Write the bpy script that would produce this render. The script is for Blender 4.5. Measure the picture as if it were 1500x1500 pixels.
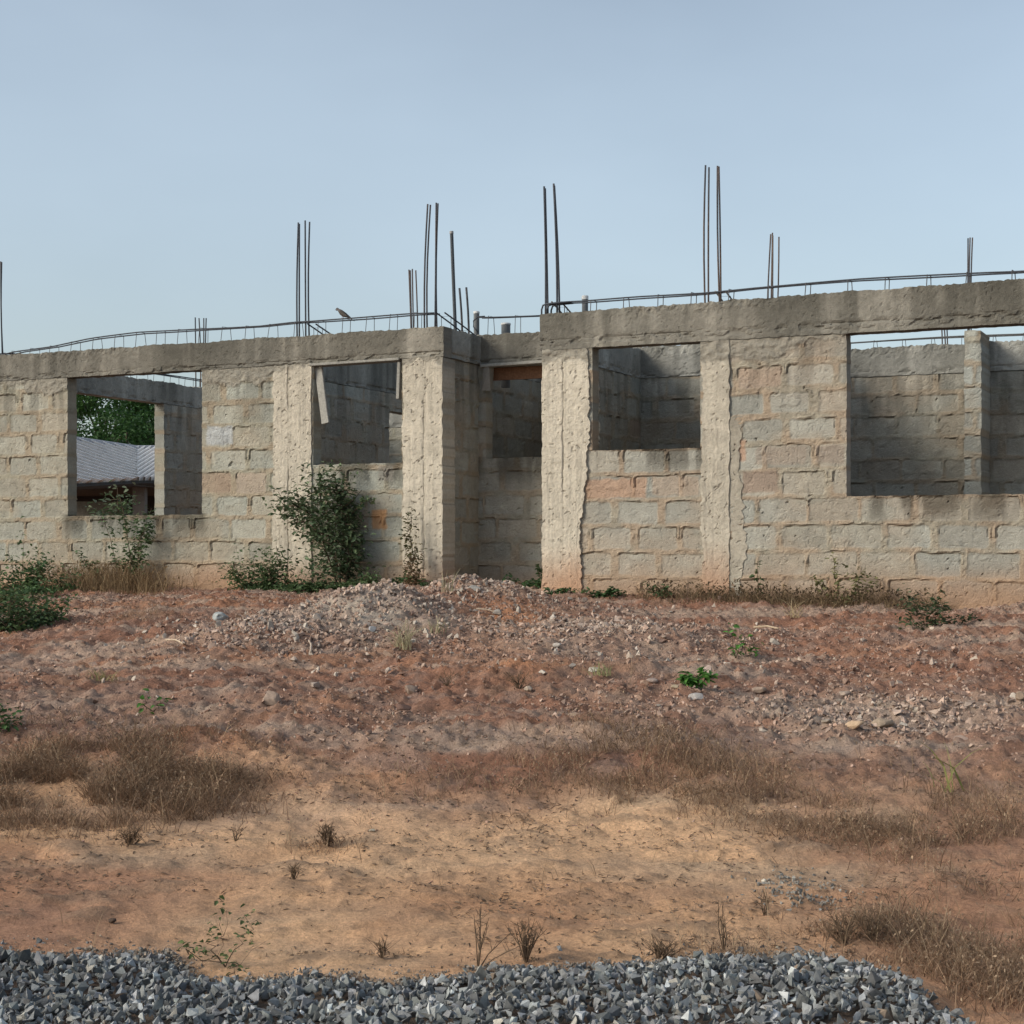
import bpy, bmesh, math, random
import numpy as np
from mathutils import Vector

for o in list(bpy.data.objects): bpy.data.objects.remove(o)
scene = bpy.context.scene
COL = scene.collection
EYE = 1.3                      # camera height above the ballast (m)
rnd = random.Random(7)
RS = np.random.RandomState(11)

# ------------------------------------------------------------------ camera
cd = bpy.data.cameras.new("camera"); cam = bpy.data.objects.new("camera", cd); COL.objects.link(cam)
cam.location = (0, 0, EYE); cam.rotation_euler = (math.radians(90), 0, 0)
cd.sensor_width = 36; cd.lens = 57.6; cd.shift_y = 55/1500; cd.clip_end = 3000; cd.clip_start = .05
scene.camera = cam

# ------------------------------------------------------------------ sky
SUN_EL = math.radians(28)
SUN_DIR = Vector((-.935, -.355, 0)).normalized()          # towards the sun, low haze sun on the left
az = math.atan2(SUN_DIR.x, SUN_DIR.y)
world = bpy.data.worlds.new("World"); scene.world = world; world.use_nodes = True
nt = world.node_tree; nt.nodes.clear()
sky = nt.nodes.new('ShaderNodeTexSky'); sky.sky_type = 'NISHITA'; sky.sun_disc = False
sky.sun_elevation = SUN_EL; sky.sun_rotation = az
sky.air_density = 1.0; sky.dust_density = 2.5; sky.ozone_density = 1.5; sky.altitude = 100
hsv = nt.nodes.new('ShaderNodeHueSaturation'); hsv.inputs['Saturation'].default_value = .68
bg = nt.nodes.new('ShaderNodeBackground'); bg.inputs['Strength'].default_value = .135
wo = nt.nodes.new('ShaderNodeOutputWorld')
wtc = nt.nodes.new('ShaderNodeTexCoord'); wmp = nt.nodes.new('ShaderNodeMapping'); wmp.inputs['Scale'].default_value = (1.5, 1.5, 3.5)
wnz = nt.nodes.new('ShaderNodeTexNoise'); wnz.inputs['Scale'].default_value = 1.1; wnz.inputs['Detail'].default_value = 5; wnz.inputs['Roughness'].default_value = .5
wmr = nt.nodes.new('ShaderNodeMapRange'); wmr.inputs[1].default_value = .40; wmr.inputs[2].default_value = .72; wmr.inputs[3].default_value = 0; wmr.inputs[4].default_value = .13
wmx = nt.nodes.new('ShaderNodeMixRGB'); wmx.inputs[2].default_value = (6.4, 7.7, 8.8, 1)          # thin milky cloud veil
wtn = nt.nodes.new('ShaderNodeMixRGB'); wtn.blend_type = 'MULTIPLY'; wtn.inputs[0].default_value = 1; wtn.inputs[2].default_value = (.975, 1.0, .975, 1)
nt.links.new(wtc.outputs['Generated'], wmp.inputs[0]); nt.links.new(wmp.outputs[0], wnz.inputs['Vector']); nt.links.new(wnz.outputs[0], wmr.inputs[0]); nt.links.new(wmr.outputs[0], wmx.inputs[0])
nt.links.new(sky.outputs[0], hsv.inputs['Color']); nt.links.new(hsv.outputs[0], wtn.inputs[1]); nt.links.new(wtn.outputs[0], wmx.inputs[1]); nt.links.new(wmx.outputs[0], bg.inputs[0]); nt.links.new(bg.outputs[0], wo.inputs[0])

# ------------------------------------------------------------------ sun
sl = bpy.data.lights.new("sun", 'SUN'); sl.energy = 2.1; sl.angle = math.radians(20); sl.color = (1, .92, .79)
so = bpy.data.objects.new("sun", sl); COL.objects.link(so)
d = Vector((SUN_DIR.x*math.cos(SUN_EL), SUN_DIR.y*math.cos(SUN_EL), math.sin(SUN_EL)))
so.rotation_euler = (-d).to_track_quat('-Z', 'Y').to_euler(); so.location = (-12, -3, 8)
scene.view_settings.view_transform = 'Standard'; scene.view_settings.look = 'None'
scene.view_settings.exposure = 0.32; scene.view_settings.gamma = 1.0
scene.render.engine = 'CYCLES'

# ------------------------------------------------------------------ noise
def _h(ix, iy, s):
    h = (ix.astype(np.int64)*374761393 + iy.astype(np.int64)*668265263 + int(s)*1274126177) & 0xffffffff
    h = ((h ^ (h >> 13))*1103515245) & 0xffffffff
    h = ((h ^ (h >> 15))*2246822519) & 0xffffffff
    h = h ^ (h >> 16)
    return (h & 0xffffff)/float(0xffffff)
def hsh(a, b, s=0): return _h(np.asarray(a), np.asarray(b), s)
def vn(x, y, s=0):
    x = np.asarray(x, float); y = np.asarray(y, float)
    x, y = np.broadcast_arrays(x, y)
    ix = np.floor(x); iy = np.floor(y); fx = x-ix; fy = y-iy
    fx = fx*fx*(3-2*fx); fy = fy*fy*(3-2*fy)
    a = _h(ix, iy, s); b = _h(ix+1, iy, s); c = _h(ix, iy+1, s); e = _h(ix+1, iy+1, s)
    return a+(b-a)*fx+(c-a)*fy+(a-b-c+e)*fx*fy
def fbm(x, y, o=4, s=0):
    r = 0; a = .5; t = 0
    for i in range(o):
        r = r+a*vn(np.asarray(x)*2**i+i*17.3, np.asarray(y)*2**i+i*9.1, s+i); t += a; a *= .5
    return r/t
def ss(a, b, x):
    t = np.clip((np.asarray(x, float)-a)/(b-a), 0, 1); return t*t*(3-2*t)
def mix(a, b, t):
    t = np.asarray(t)[..., None]; return np.asarray(a)*(1-t)+np.asarray(b)*t

# ------------------------------------------------------------------ mesh helpers
def tag(o, label=None, cat=None, group=None, kind=None):
    if label: o['label'] = label
    if cat: o['category'] = cat
    if group: o['group'] = group
    if kind: o['kind'] = kind
    return o
def empty(name, loc, label, cat, group=None, rz=0):
    o = bpy.data.objects.new(name, None); COL.objects.link(o); o.location = loc; o.rotation_euler = (0, 0, rz)
    o.empty_display_size = .2
    return tag(o, label, cat, group)
def mk(name, V, Fs, mat, parent=None, col=None, smooth=False):
    V = np.asarray(V, np.float32).reshape(-1, 3)
    if not isinstance(Fs, (list, tuple)): Fs = [Fs]
    Fs = [np.asarray(f, np.int64) for f in Fs if len(f)]
    used = np.zeros(len(V), bool)
    for f in Fs: used[f.ravel()] = True
    if not used.all():
        rm = np.cumsum(used)-1; Fs = [rm[f] for f in Fs]; V = V[used]
        if col is not None: col = np.asarray(col).reshape(-1, 3)[used]
    me = bpy.data.meshes.new(name)
    me.vertices.add(len(V)); me.vertices.foreach_set('co', V.ravel())
    li = np.concatenate([f.ravel() for f in Fs]).astype(np.int32)
    tot = np.concatenate([np.full(len(f), f.shape[1]) for f in Fs]).astype(np.int32)
    st = np.concatenate([[0], np.cumsum(tot)[:-1]]).astype(np.int32)
    me.loops.add(len(li)); me.loops.foreach_set('vertex_index', li)
    me.polygons.add(len(tot)); me.polygons.foreach_set('loop_start', st); me.polygons.foreach_set('loop_total', tot)
    me.update(calc_edges=True)
    me.polygons.foreach_set('use_smooth', np.full(len(tot), bool(smooth)))
    if col is not None:
        a = me.color_attributes.new('Col', 'FLOAT_COLOR', 'POINT')
        c = np.ones((len(V), 4), np.float32); c[:, :3] = np.asarray(col).reshape(-1, 3); a.data.foreach_set('color', c.ravel())
    me.validate()
    me.materials.append(mat)
    o = bpy.data.objects.new(name, me); COL.objects.link(o)
    if parent: o.parent = parent
    return o
class Acc:
    def __init__(s): s.V = []; s.F = {3: [], 4: []}; s.C = []; s.n = 0
    def add(s, V, F, c=(.5, .5, .5)):
        V = np.asarray(V, float).reshape(-1, 3)
        s.V.append(V)
        if not isinstance(F, list): F = [F]
        for f in F:
            f = np.asarray(f)
            if len(f): s.F[f.shape[1]].append(f+s.n)
        c = np.asarray(c, float)
        s.C.append(np.broadcast_to(c, V.shape) if c.ndim == 1 else c.reshape(-1, 3))
        s.n += len(V)
    def build(s, name, mat, parent=None, smooth=False):
        Fs = [np.concatenate(s.F[k]) for k in (3, 4) if s.F[k]]
        return mk(name, np.concatenate(s.V), Fs, mat, parent, np.concatenate(s.C), smooth)
def tube(pts, r, n=6, caps=True):
    P = np.asarray(pts, float); m = len(P)
    r = np.broadcast_to(np.asarray(r, float), (m,))
    T = np.gradient(P, axis=0); T /= np.linalg.norm(T, axis=1)[:, None]+1e-9
    V = []; ref = np.array([0, 0, 1.]) if abs(T[0, 2]) < .9 else np.array([1., 0, 0])
    for i in range(m):
        a = np.cross(T[i], ref); a /= np.linalg.norm(a)+1e-9; b = np.cross(T[i], a)
        an = np.arange(n)*2*math.pi/n
        V.append(P[i]+r[i]*(np.cos(an)[:, None]*a+np.sin(an)[:, None]*b))
    V = np.concatenate(V); F = []
    for i in range(m-1):
        for k in range(n): F.append((i*n+k, i*n+(k+1) % n, (i+1)*n+(k+1) % n, (i+1)*n+k))
    T3 = []
    if caps:
        V = np.concatenate([V, P[:1], P[-1:]]); a = m*n; b = m*n+1
        for k in range(n): T3.append((a, (k+1) % n, k)); T3.append((b, (m-1)*n+k, (m-1)*n+(k+1) % n))
    return V, [np.array(F)]+([np.array(T3)] if T3 else [])
def boxm(c, s, ax=None, jit=0, taper=1):
    """box as 8 verts; c centre, s full sizes, ax optional 3x3 rows"""
    B = np.array([(x, y, z) for x in (-.5, .5) for y in (-.5, .5) for z in (-.5, .5)])*np.array(s)
    if ax is not None: B = B@np.asarray(ax)
    B = B+np.asarray(c)
    if jit: B += RS.uniform(-jit, jit, B.shape)
    F = np.array([(0, 1, 3, 2), (4, 6, 7, 5), (0, 4, 5, 1), (2, 3, 7, 6), (0, 2, 6, 4), (1, 5, 7, 3)])
    return B, F

# ------------------------------------------------------------------ materials
def material(name, rough=.95, n1=(30, .25), n2=(4, .2), bump=(120, .3, .004), bump2=None, spec=.2, trans=0, rgb=None, metal=0):
    m = bpy.data.materials.new(name); m.use_nodes = True; t = m.node_tree; N = t.nodes; L = t.links
    b = N['Principled BSDF']; b.inputs['Roughness'].default_value = rough; b.inputs['Specular IOR Level'].default_value = spec
    b.inputs['Metallic'].default_value = metal
    tc = N.new('ShaderNodeTexCoord')
    if rgb is None:
        c = N.new('ShaderNodeAttribute'); c.attribute_name = 'Col'; cur = c.outputs['Color']
    else:
        c = N.new('ShaderNodeRGB'); c.outputs[0].default_value = (*rgb, 1); cur = c.outputs[0]
    for sc, am in (n1, n2):
        if am <= 0: continue
        nz = N.new('ShaderNodeTexNoise'); nz.inputs['Scale'].default_value = sc; nz.inputs['Detail'].default_value = 6; nz.inputs['Roughness'].default_value = .65
        L.new(tc.outputs['Object'], nz.inputs['Vector'])
        mr = N.new('ShaderNodeMapRange'); mr.inputs[1].default_value = .25; mr.inputs[2].default_value = .75
        mr.inputs[3].default_value = 1-am; mr.inputs[4].default_value = 1+am; L.new(nz.outputs[0], mr.inputs[0])
        mm = N.new('ShaderNodeVectorMath'); mm.operation = 'SCALE'; L.new(cur, mm.inputs[0]); L.new(mr.outputs[0], mm.inputs['Scale']); cur = mm.outputs[0]
    L.new(cur, b.inputs['Base Color'])
    prev = None
    for bb in (bump, bump2):
        if not bb: continue
        nz = N.new('ShaderNodeTexNoise'); nz.inputs['Scale'].default_value = bb[0]; nz.inputs['Detail'].default_value = 8; nz.inputs['Roughness'].default_value = .7
        L.new(tc.outputs['Object'], nz.inputs['Vector'])
        bp = N.new('ShaderNodeBump'); bp.inputs['Strength'].default_value = bb[1]; bp.inputs['Distance'].default_value = bb[2]
        L.new(nz.outputs[0], bp.inputs['Height'])
        if prev: L.new(prev, bp.inputs['Normal'])
        prev = bp.outputs[0]
    if prev: L.new(prev, b.inputs['Normal'])
    if trans:
        tr = N.new('ShaderNodeBsdfTranslucent'); L.new(cur, tr.inputs[0]); ms = N.new('ShaderNodeMixShader'); ms.inputs[0].default_value = trans
        L.new(b.outputs[0], ms.inputs[1]); L.new(tr.outputs[0], ms.inputs[2]); L.new(ms.outputs[0], N['Material Output'].inputs[0])
    return m
M_block = material('block_masonry', n1=(55, .12), n2=(7, .14), bump=(60, .9, .012), bump2=(220, .6, .005))
M_conc = material('cast_concrete', n1=(40, .14), n2=(6, .12), bump=(50, .8, .010), bump2=(160, .8, .006))
M_soil = material('laterite_soil', n1=(60, .35), n2=(6, .2), bump=(35, .9, .02), bump2=(150, .8, .008))
M_stone = material('loose_stone', n1=(60, .25), n2=(11, .15), bump=(70, .5, .006), rough=.9)
M_steel = material('rusty_rebar', n1=(40, .35), n2=(5, .2), bump=None, rough=.75, spec=.3)
M_pvc = material('grey_pipe', n1=(30, .08), n2=(5, .1), bump=None, rough=.5)
M_wood = material('weathered_timber', n1=(50, .3), n2=(6, .2), bump=(60, .5, .004))
M_leaf = material('leaf', n1=(25, .3), n2=(3, .25), bump=None, rough=.6, spec=.3, trans=.25)
M_grass = material('dry_grass_blade', n1=(30, .25), n2=(2, .2), bump=None, rough=.8, trans=.2)
M_bark = material('bark', n1=(20, .3), n2=(4, .2), bump=(40, .5, .01))
M_roof = material('ribbed_metal_roof', n1=(8, .12), n2=(1, .1), bump=None, rough=.55, spec=.4)
M_feather = material('feather', n1=(60, .2), n2=(20, .2), bump=None, rough=.8)

# ------------------------------------------------------------------ house frame: local x along the facade, y inwards
ANG = -math.atan(.471); CA, SA = math.cos(ANG), math.sin(ANG)
HY = 15.78; HB = .45
def u_of(px, v=0.0):
    """facade coordinate of a photo column at depth v"""
    t = (px-750)/2400
    return (t*(HY+CA*v)+SA*v)/(CA-t*SA) if False else ((t*(HY+CA*v)-(-SA)*v)/(CA+t*(-SA)))
def w2l(X, Y):
    Y = Y-HY
    return CA*X+SA*Y, -SA*X+CA*Y
def l2w(u, v): return CA*u-SA*v, HY+SA*u+CA*v

# ------------------------------------------------------------------ ground height
def sm_interp(x, xs, ys, w=.25):
    return sum(np.interp(x+k*w, xs, ys) for k in (-2, -1, 0, 1, 2))/5
MOUNDS = [(-1.07, 13.0, .62, .75, .29), (-.32, 14.25, .6, .55, .23), (-1.75, 11.9, .6, .8, .13), (.6, 12.2, .9, .8, .06),
          (-.1, 10.0, .5, .35, .06), (-3.2, 12.6, .9, .9, .08), (.9, 10.1, .8, .35, .07), (-2.6, 14.6, 1.0, .6, .05), (.25, 13.5, .6, .5, .06)]
def ballast_edge(X):
    return np.interp(X, [-5, -1.6, -1.1, -.9, -.4, .1, .52, .97, 1.10, 1.17, 1.22, 1.30, 5], [5.40, 5.30, 5.30, 4.98, 4.90, 5.02, 5.16, 5.26, 5.12, 4.8, 4.3, 3.8, 3.2]) \
        + .10*(fbm(np.asarray(X)*3, 0.5, 3, 61)-.5)
def gz0(X, Y):
    X = np.asarray(X, float); Y = np.asarray(Y, float)
    u, v = w2l(X, Y)
    zb = sm_interp(u, [-9, -5, -3.5, -.8, .4, 3, 7], [-.50, -.42, -.41, -.35, -.42, -.48, -.50], .4)
    Yw = Y+.5*(fbm(X*.5, 3.1, 3, 5)-.5)*ss(5.5, 7.5, Y)*(1-ss(10, 12, Y))
    near = sm_interp(Yw, [-50, 3, 4.2, 5.2, 6.4, 7.35, 8.1, 9.2, 10.2], [-1.3, -1.28, -1.27, -1.31, -1.24, -1.17, -.97, -.85, -.78], .12)
    Yf = HY-.471*X
    w = np.clip((Y-10.2)/np.maximum(Yf-10.2, .5), 0, 1); w = np.where(v > 0, 1, w)
    z = near+(zb-(-.78))*w*(Y > 10.2)
    z = z-.13*ss(-2.2, -4.2, X)*np.exp(-((Y-12.5)/3)**2)
    for mx, my, sx, sy, h in MOUNDS: z = z+h*np.exp(-((X-mx)/sx)**2-((Y-my)/sy)**2)
    return z
def gz(X, Y, det=True):
    z = gz0(X, Y)
    if det:
        X = np.asarray(X, float); Y = np.asarray(Y, float)
        A = ss(6.8, 8.4, Y)*(1-ss(19, 22, Y))
        z = z+(fbm(X*1.1, Y*1.1, 3, 21)-.5)*(.05+.07*A)
        r = fbm(X*5, Y*5, 4, 31); z = z+(r-.5)*(.03+.07*A)
        r = fbm(X*18, Y*18, 3, 37); z = z+(np.abs(r-.5))*(.035+.085*A)
        z = z-.02*ss(.62, .75, fbm(X*2.5, Y*4, 3, 77))*(1-A)+.012*(1-A)*(fbm(X*11, Y*14, 4, 78)-.5)+.016*(1-A)*ss(.58, .75, fbm(X*6, Y*9, 4, 79))
    return z+EYE
def hit(px, py):
    """where the line of sight through a photo pixel meets the ground"""
    Y = np.arange(4, 19, .02); X = (px-750)/2400*Y; Zr = EYE-(py-805)/2400*Y
    g = gz(X, Y); k = np.argmax(g >= Zr)
    if g[k] < Zr[k]: k = len(Y)-1
    return X[k], Y[k], float(g[k])

# ------------------------------------------------------------------ ground sheet
def axis_coords(a0, a1, res, far0, far1):
    mid = np.arange(a0, a1+1e-6, res); L = []; x = a0; s = res
    while x > far0: s *= 1.35; x -= s; L.append(x)
    R = []; x = a1; s = res
    while x < far1: s *= 1.35; x += s; R.append(x)
    return np.array(L[::-1]+list(mid)+R)
def ground_colour(X, Y):
    sand = np.array((.64, .40, .235)); red = np.array((.255, .13, .085)); brown = np.array((.34, .24, .165)); pale = np.array((.46, .385, .31)); orange = np.array((.38, .185, .10)); gravel = np.array((.31, .22, .175))
    n = fbm(X*.9, Y*1.4, 4, 3); n2 = fbm(X*3, Y*5, 4, 4); n3 = fbm(X*9, Y*9, 3, 8)
    t = ss(6.9, 8.2, Y+1.6*(n-.5)+.6*(n2-.5))
    c = mix(sand, red, t)
    c = mix(c, brown, ss(.50, .74, n2)*(.45*(1-t)+.25*t))
    c = mix(c, red*1.25, (1-t)*.75*np.clip(ss(-.7, -1.6, X+.5*(n-.5))*ss(6.9, 6.2, Y+.5*(n2-.5))+ss(.75, 1.6, X+.8*(n-.5)), 0, 1))
    c = mix(c, orange, ss(.55, .75, fbm(X*.8+5, Y*1.1, 4, 15))*.55)
    c = mix(c, pale*np.array((1.12, 1, .85)), ss(.55, .8, fbm(X*1.1, Y*2.5+9, 4, 16))*(1-t)*.6)
    c = mix(c, brown*.8, ss(.60, .72, fbm(X*6, Y*9, 4, 79))*(1-t)*.5)
    c = mix(c, pale*1.05, ss(.52, .70, fbm(X*.7+3, Y*3.2, 4, 17))*t*.45)
    c = mix(c, sand*np.array((1.05, 1.08, 1.15)), 1.0*(1-t)*np.clip(np.exp(-((X+1.0)/1.0)**2-((Y-7.45)/.5)**2), 0, 1))
    g = np.exp(-((X-2.0)/.9)**2-((Y-8.7)/.7)**2)*1.1+1.3*np.exp(-((X+1.2)/.65)**2-((Y-12.6)/1.0)**2)+.55*np.exp(-((X-.6)/.9)**2-((Y-11.6)/1.3)**2)+.7*np.exp(-((X+2.2)/1.2)**2-((Y-9)/.35)**2)
    c = mix(c, pale*.95, np.clip(g*(n2*1.5), 0, 1)*.85)
    c = mix(c, gravel, ss(.5, .7, n3)*t*.5)
    c = mix(c, orange, np.clip(1.1*np.exp(-((X+.05)/.35)**2-((Y-13.2)/.6)**2)+np.exp(-((X-.1)/.35)**2-((Y-10.2)/.4)**2)+.5*np.exp(-((X-.3)/1.2)**2-((Y-6.0)/.35)**2), 0, 1)*.8)
    c = mix(c, np.array((.055, .052, .05)), ss(.05, -.10, Y-ballast_edge(X))*.8)
    return c
gx = axis_coords(-6.5, 6.5, .024, -400, 400); gy = axis_coords(3.2, 17.5, .024, -60, 600)
GX, GY = np.meshgrid(gx, gy); GZ = gz(GX, GY)
far = ss(24, 60, GY)+ss(12, 30, np.abs(GX)); GZ = GZ
nx = len(gx); ny = len(gy)
ii = (np.arange(ny-1)[:, None]*nx+np.arange(nx-1)[None]).ravel()
mk('ground', np.stack([GX, GY, GZ], -1).reshape(-1, 3), np.stack([ii, ii+1, ii+nx+1, ii+nx], -1), M_soil, None, ground_colour(GX, GY).reshape(-1, 3), True)
tag(bpy.data.objects['ground'], kind='structure')

# ------------------------------------------------------------------ loose stones
def rock_bases(n, npts, seed, flat=1.0, lo=.72):
    out = []; r = np.random.RandomState(seed)
    for k in range(n):
        bm = bmesh.new()
        P = r.normal(size=(npts, 3)); P /= np.linalg.norm(P, axis=1)[:, None]; P *= r.uniform(lo, 1.0, (npts, 1)); P *= (1, r.uniform(.6, .95), r.uniform(.45, .8)*flat)
        for p in P: bm.verts.new(p)
        res = bmesh.ops.convex_hull(bm, input=bm.verts)
        bmesh.ops.delete(bm, geom=[v for v in bm.verts if not v.link_faces], context='VERTS')
        bmesh.ops.triangulate(bm, faces=bm.faces)
        bm.verts.index_update()
        out.append((np.array([v.co[:] for v in bm.verts]), np.array([[v.index for v in f.verts] for f in bm.faces])))
        bm.free()
    return out
def rotmats(n, r, tilt=1.0):
    a = r.uniform(0, 2*math.pi, n); b = r.uniform(-1, 1, n)*tilt*math.pi; c = r.uniform(-1, 1, n)*tilt*math.pi
    ca, sa, cb, sb, cc, sc = np.cos(a), np.sin(a), np.cos(b), np.sin(b), np.cos(c), np.sin(c)
    z = np.zeros(n); o = np.ones(n)
    Rz = np.stack([ca, -sa, z, sa, ca, z, z, z, o], -1).reshape(n, 3, 3)
    Ry = np.stack([cb, z, sb, z, o, z, -sb, z, cb], -1).reshape(n, 3, 3)
    Rx = np.stack([o, z, z, z, cc, -sc, z, sc, cc], -1).reshape(n, 3, 3)
    return Rz@Ry@Rx
def scatter(name, bases, P, S, C, tilt, mat, seed):
    r = np.random.RandomState(seed); A = Acc(); n = len(P); which = r.randint(0, len(bases), n); R = rotmats(n, r, tilt)
    for b, (BV, BF) in enumerate(bases):
        idx = np.where(which == b)[0]
        if not len(idx): continue
        V = np.einsum('nij,mj->nmi', R[idx], BV)*S[idx][:, None, None]+P[idx][:, None, :]
        F = BF[None]+(np.arange(len(idx))*len(BV))[:, None, None]
        A.add(V.reshape(-1, 3), F.reshape(-1, 3), np.repeat(C[idx], len(BV), 0))
    return A.build(name, mat)
RB = rock_bases(30, 7, 5, 1.0, .9)
# railway ballast
r = np.random.RandomState(3); n = 42000
X = r.uniform(-4, 4, n); Y = r.uniform(3.3, 5.5, n); e = ballast_edge(X); keep = Y < e+.05*r.normal(size=n)+.12*(r.rand(n) < .04)*r.rand(n)-.35*ss(.85, 1.25, X)*r.rand(n)**.5*(r.rand(n) < .6); X, Y = X[keep], Y[keep]
lay = r.uniform(0, 1, len(X)); dep = np.clip((e[keep]-Y)/.25, 0, 1)
bed = .03*dep+.03*(fbm(X*2.2, Y*2.2, 2, 90)-.5)
P = np.stack([X, Y, gz(X, Y)+bed*1.0+lay*.03*dep-.004], -1); S = np.exp(r.normal(-4.05, .36, len(X))); S = np.clip(S*.88, .006, .030)
base = np.array((.185, .192, .194)); C = base*np.exp(r.normal(0, .42, (len(X), 1)))*(1+r.uniform(-.025, .025, (len(X), 3)))
C = np.where((r.rand(len(X)) < .05)[:, None], np.array((.36, .34, .30))*r.uniform(.7, 1.1, (len(X), 1)), C); C = np.where((r.rand(len(X)) < .012)[:, None], np.array((.22, .17, .13)), C)
tag(scatter('ballast', RB, P, S, C, 1, M_stone, 4), 'crushed grey railway ballast along the bottom edge', 'gravel', kind='stuff')
# dusty fines and chips straying from the ballast onto the sand
n = 7000; X = r.uniform(-4, 4, n); e2 = ballast_edge(X); Y = e2+np.abs(r.normal(0, .10, n))-.12; S = np.exp(r.normal(-5.3, .4, n)); k = r.rand(n)[:, None]
C = (np.array((.17, .17, .165))*(1-k)+np.array((.30, .23, .17))*k)*r.uniform(.6, 1.3, (n, 1))
tag(scatter('stray_chips', RB[:10], np.stack([X, Y, gz(X, Y)+.002+.02*(Y < e2-.03)], -1), S, C, 1, M_stone, 14), 'small dusty chips strewn along the edge of the railway ballast', 'gravel', kind='stuff')
# gravel and clods over the red slope
n = 210000
X = r.uniform(-5, 5, n); Y = 6.0+11*r.rand(n)**.9; u, v = w2l(X, Y)
den = .15+.75*ss(.42, .62, fbm(X*1.3, Y*1.3, 3, 51))*ss(7.2, 9, Y)
mm = np.zeros(n)
for mx, my, sx, sy, h in MOUNDS[:4]: mm = np.maximum(mm, np.exp(-((X-mx)/sx)**2-((Y-my)/sy)**2))
mm = np.maximum(mm, np.exp(-((X-2.0)/1.0)**2-((Y-8.8)/.7)**2)*.8)
den = np.maximum(den, mm*1.2); den *= ss(6.4, 8.6, Y)*.93+.07
keep = (r.rand(n) < den) & (v < -.05); X, Y, mm = X[keep], Y[keep], mm[keep]
S = np.exp(r.normal(-4.75, .48, len(X)))*(1+1.0*mm); S = np.minimum(S, np.where(Y < 8.0, .012, .045))
P = np.stack([X, Y, gz(X, Y)+S*.15], -1)
cA = np.array((.28, .165, .12)); cB = np.array((.38, .31, .26)); k = np.clip(r.rand(len(X))*.55+mm*.5, 0, 1)[:, None]
C = (cA*(1-k)+cB*k)*r.uniform(.65, 1.35, (len(X), 1))
C = np.where((r.rand(len(X)) < .015)[:, None], np.array((.42, .35, .28)), C)
tag(scatter('rubble_gravel', rock_bases(16, 8, 9, .8, .75), P, S, C, .35, M_stone, 8), 'loose pinkish gravel and clods scattered over the red slope', 'gravel', kind='stuff')

# mixed lumps of broken concrete and laterite on the heap
r = np.random.RandomState(19); Xs = []; Ys = []
for mx, my, sx, sy, k in ((-1.15, 12.9, .55, .7, 420), (-1.6, 11.9, .55, .6, 260), (-.25, 14.2, .5, .35, 260), (.35, 13.2, .6, .6, 160), (.8, 11.8, .7, .9, 190), (-.2, 10.6, 1.6, .8, 110), (2.1, 8.9, .9, .6, 70), (3.2, 10.5, 1.2, 1.3, 40), (-3, 11.5, 1, 1.2, 40)):
    Xs.append(r.normal(mx, sx, k)); Ys.append(r.normal(my, sy, k))
X = np.concatenate(Xs); Y = np.concatenate(Ys); m = (w2l(X, Y)[1] < -.15) & (Y > 8.2); X, Y = X[m], Y[m]; S = np.clip(np.exp(r.normal(-3.75, .38, len(X))), .014, .055)
k = r.rand(len(X))[:, None]; C = (np.array((.33, .22, .17))*(1-k)+np.array((.47, .42, .36))*k)*r.uniform(.7, 1.15, (len(X), 1))
tag(scatter('rubble_lumps', rock_bases(14, 9, 29, .8, .85), np.stack([X, Y, gz(X, Y)+S*.2], -1), S, C, .5, M_stone, 20), 'broken lumps of concrete and laterite on the heap before the recess', 'rubble', kind='stuff')

# ------------------------------------------------------------------ masonry relief and colour
def block_field(u, z, seed, zc=0.0, pitch=.46, ch=.24):
    wu = u+.014*(fbm(u*9, z*9, 4, seed+1)-.5)*2; wz = z+.013*(fbm(u*7, z*7, 4, seed+2)-.5)*2+.008*np.sin(u*1.7+seed)
    q = (wz-zc)/ch; k = np.floor(q); fz = (q-k-.5)*ch
    off = (np.mod(k, 2))*.5*pitch+hsh(k, k*0, seed+3)*.16
    p = (wu+off)/pitch; j = np.floor(p); jit = (hsh(j, k, seed+4)-.5)*.05; fu = (p-j-.5)*pitch+jit*0
    jb = .024+.030*hsh(k, 7+k*0, seed)+.030*(fbm(u*2.6, z*4, 2, seed+6)); jh = .030+.09*hsh(j, k, seed+8)**2
    hx = pitch/2-jh/2; hz = ch/2-jb/2; rr = .022
    dx = np.abs(fu)-hx+rr; dz = np.abs(fz)-hz+rr
    d = np.hypot(np.maximum(dx, 0), np.maximum(dz, 0))+np.minimum(np.maximum(dx, dz), 0)-rr
    return k, j, fz, d
def spill(u, z, seed=950):
    return ss(-.02, .02, z-1.90+.03+.16*ss(.42, .72, fbm(u*1.7, 0*z, 3, seed))+.05*(fbm(u*14, z*14, 3, seed+1)-.5)*2)
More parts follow.
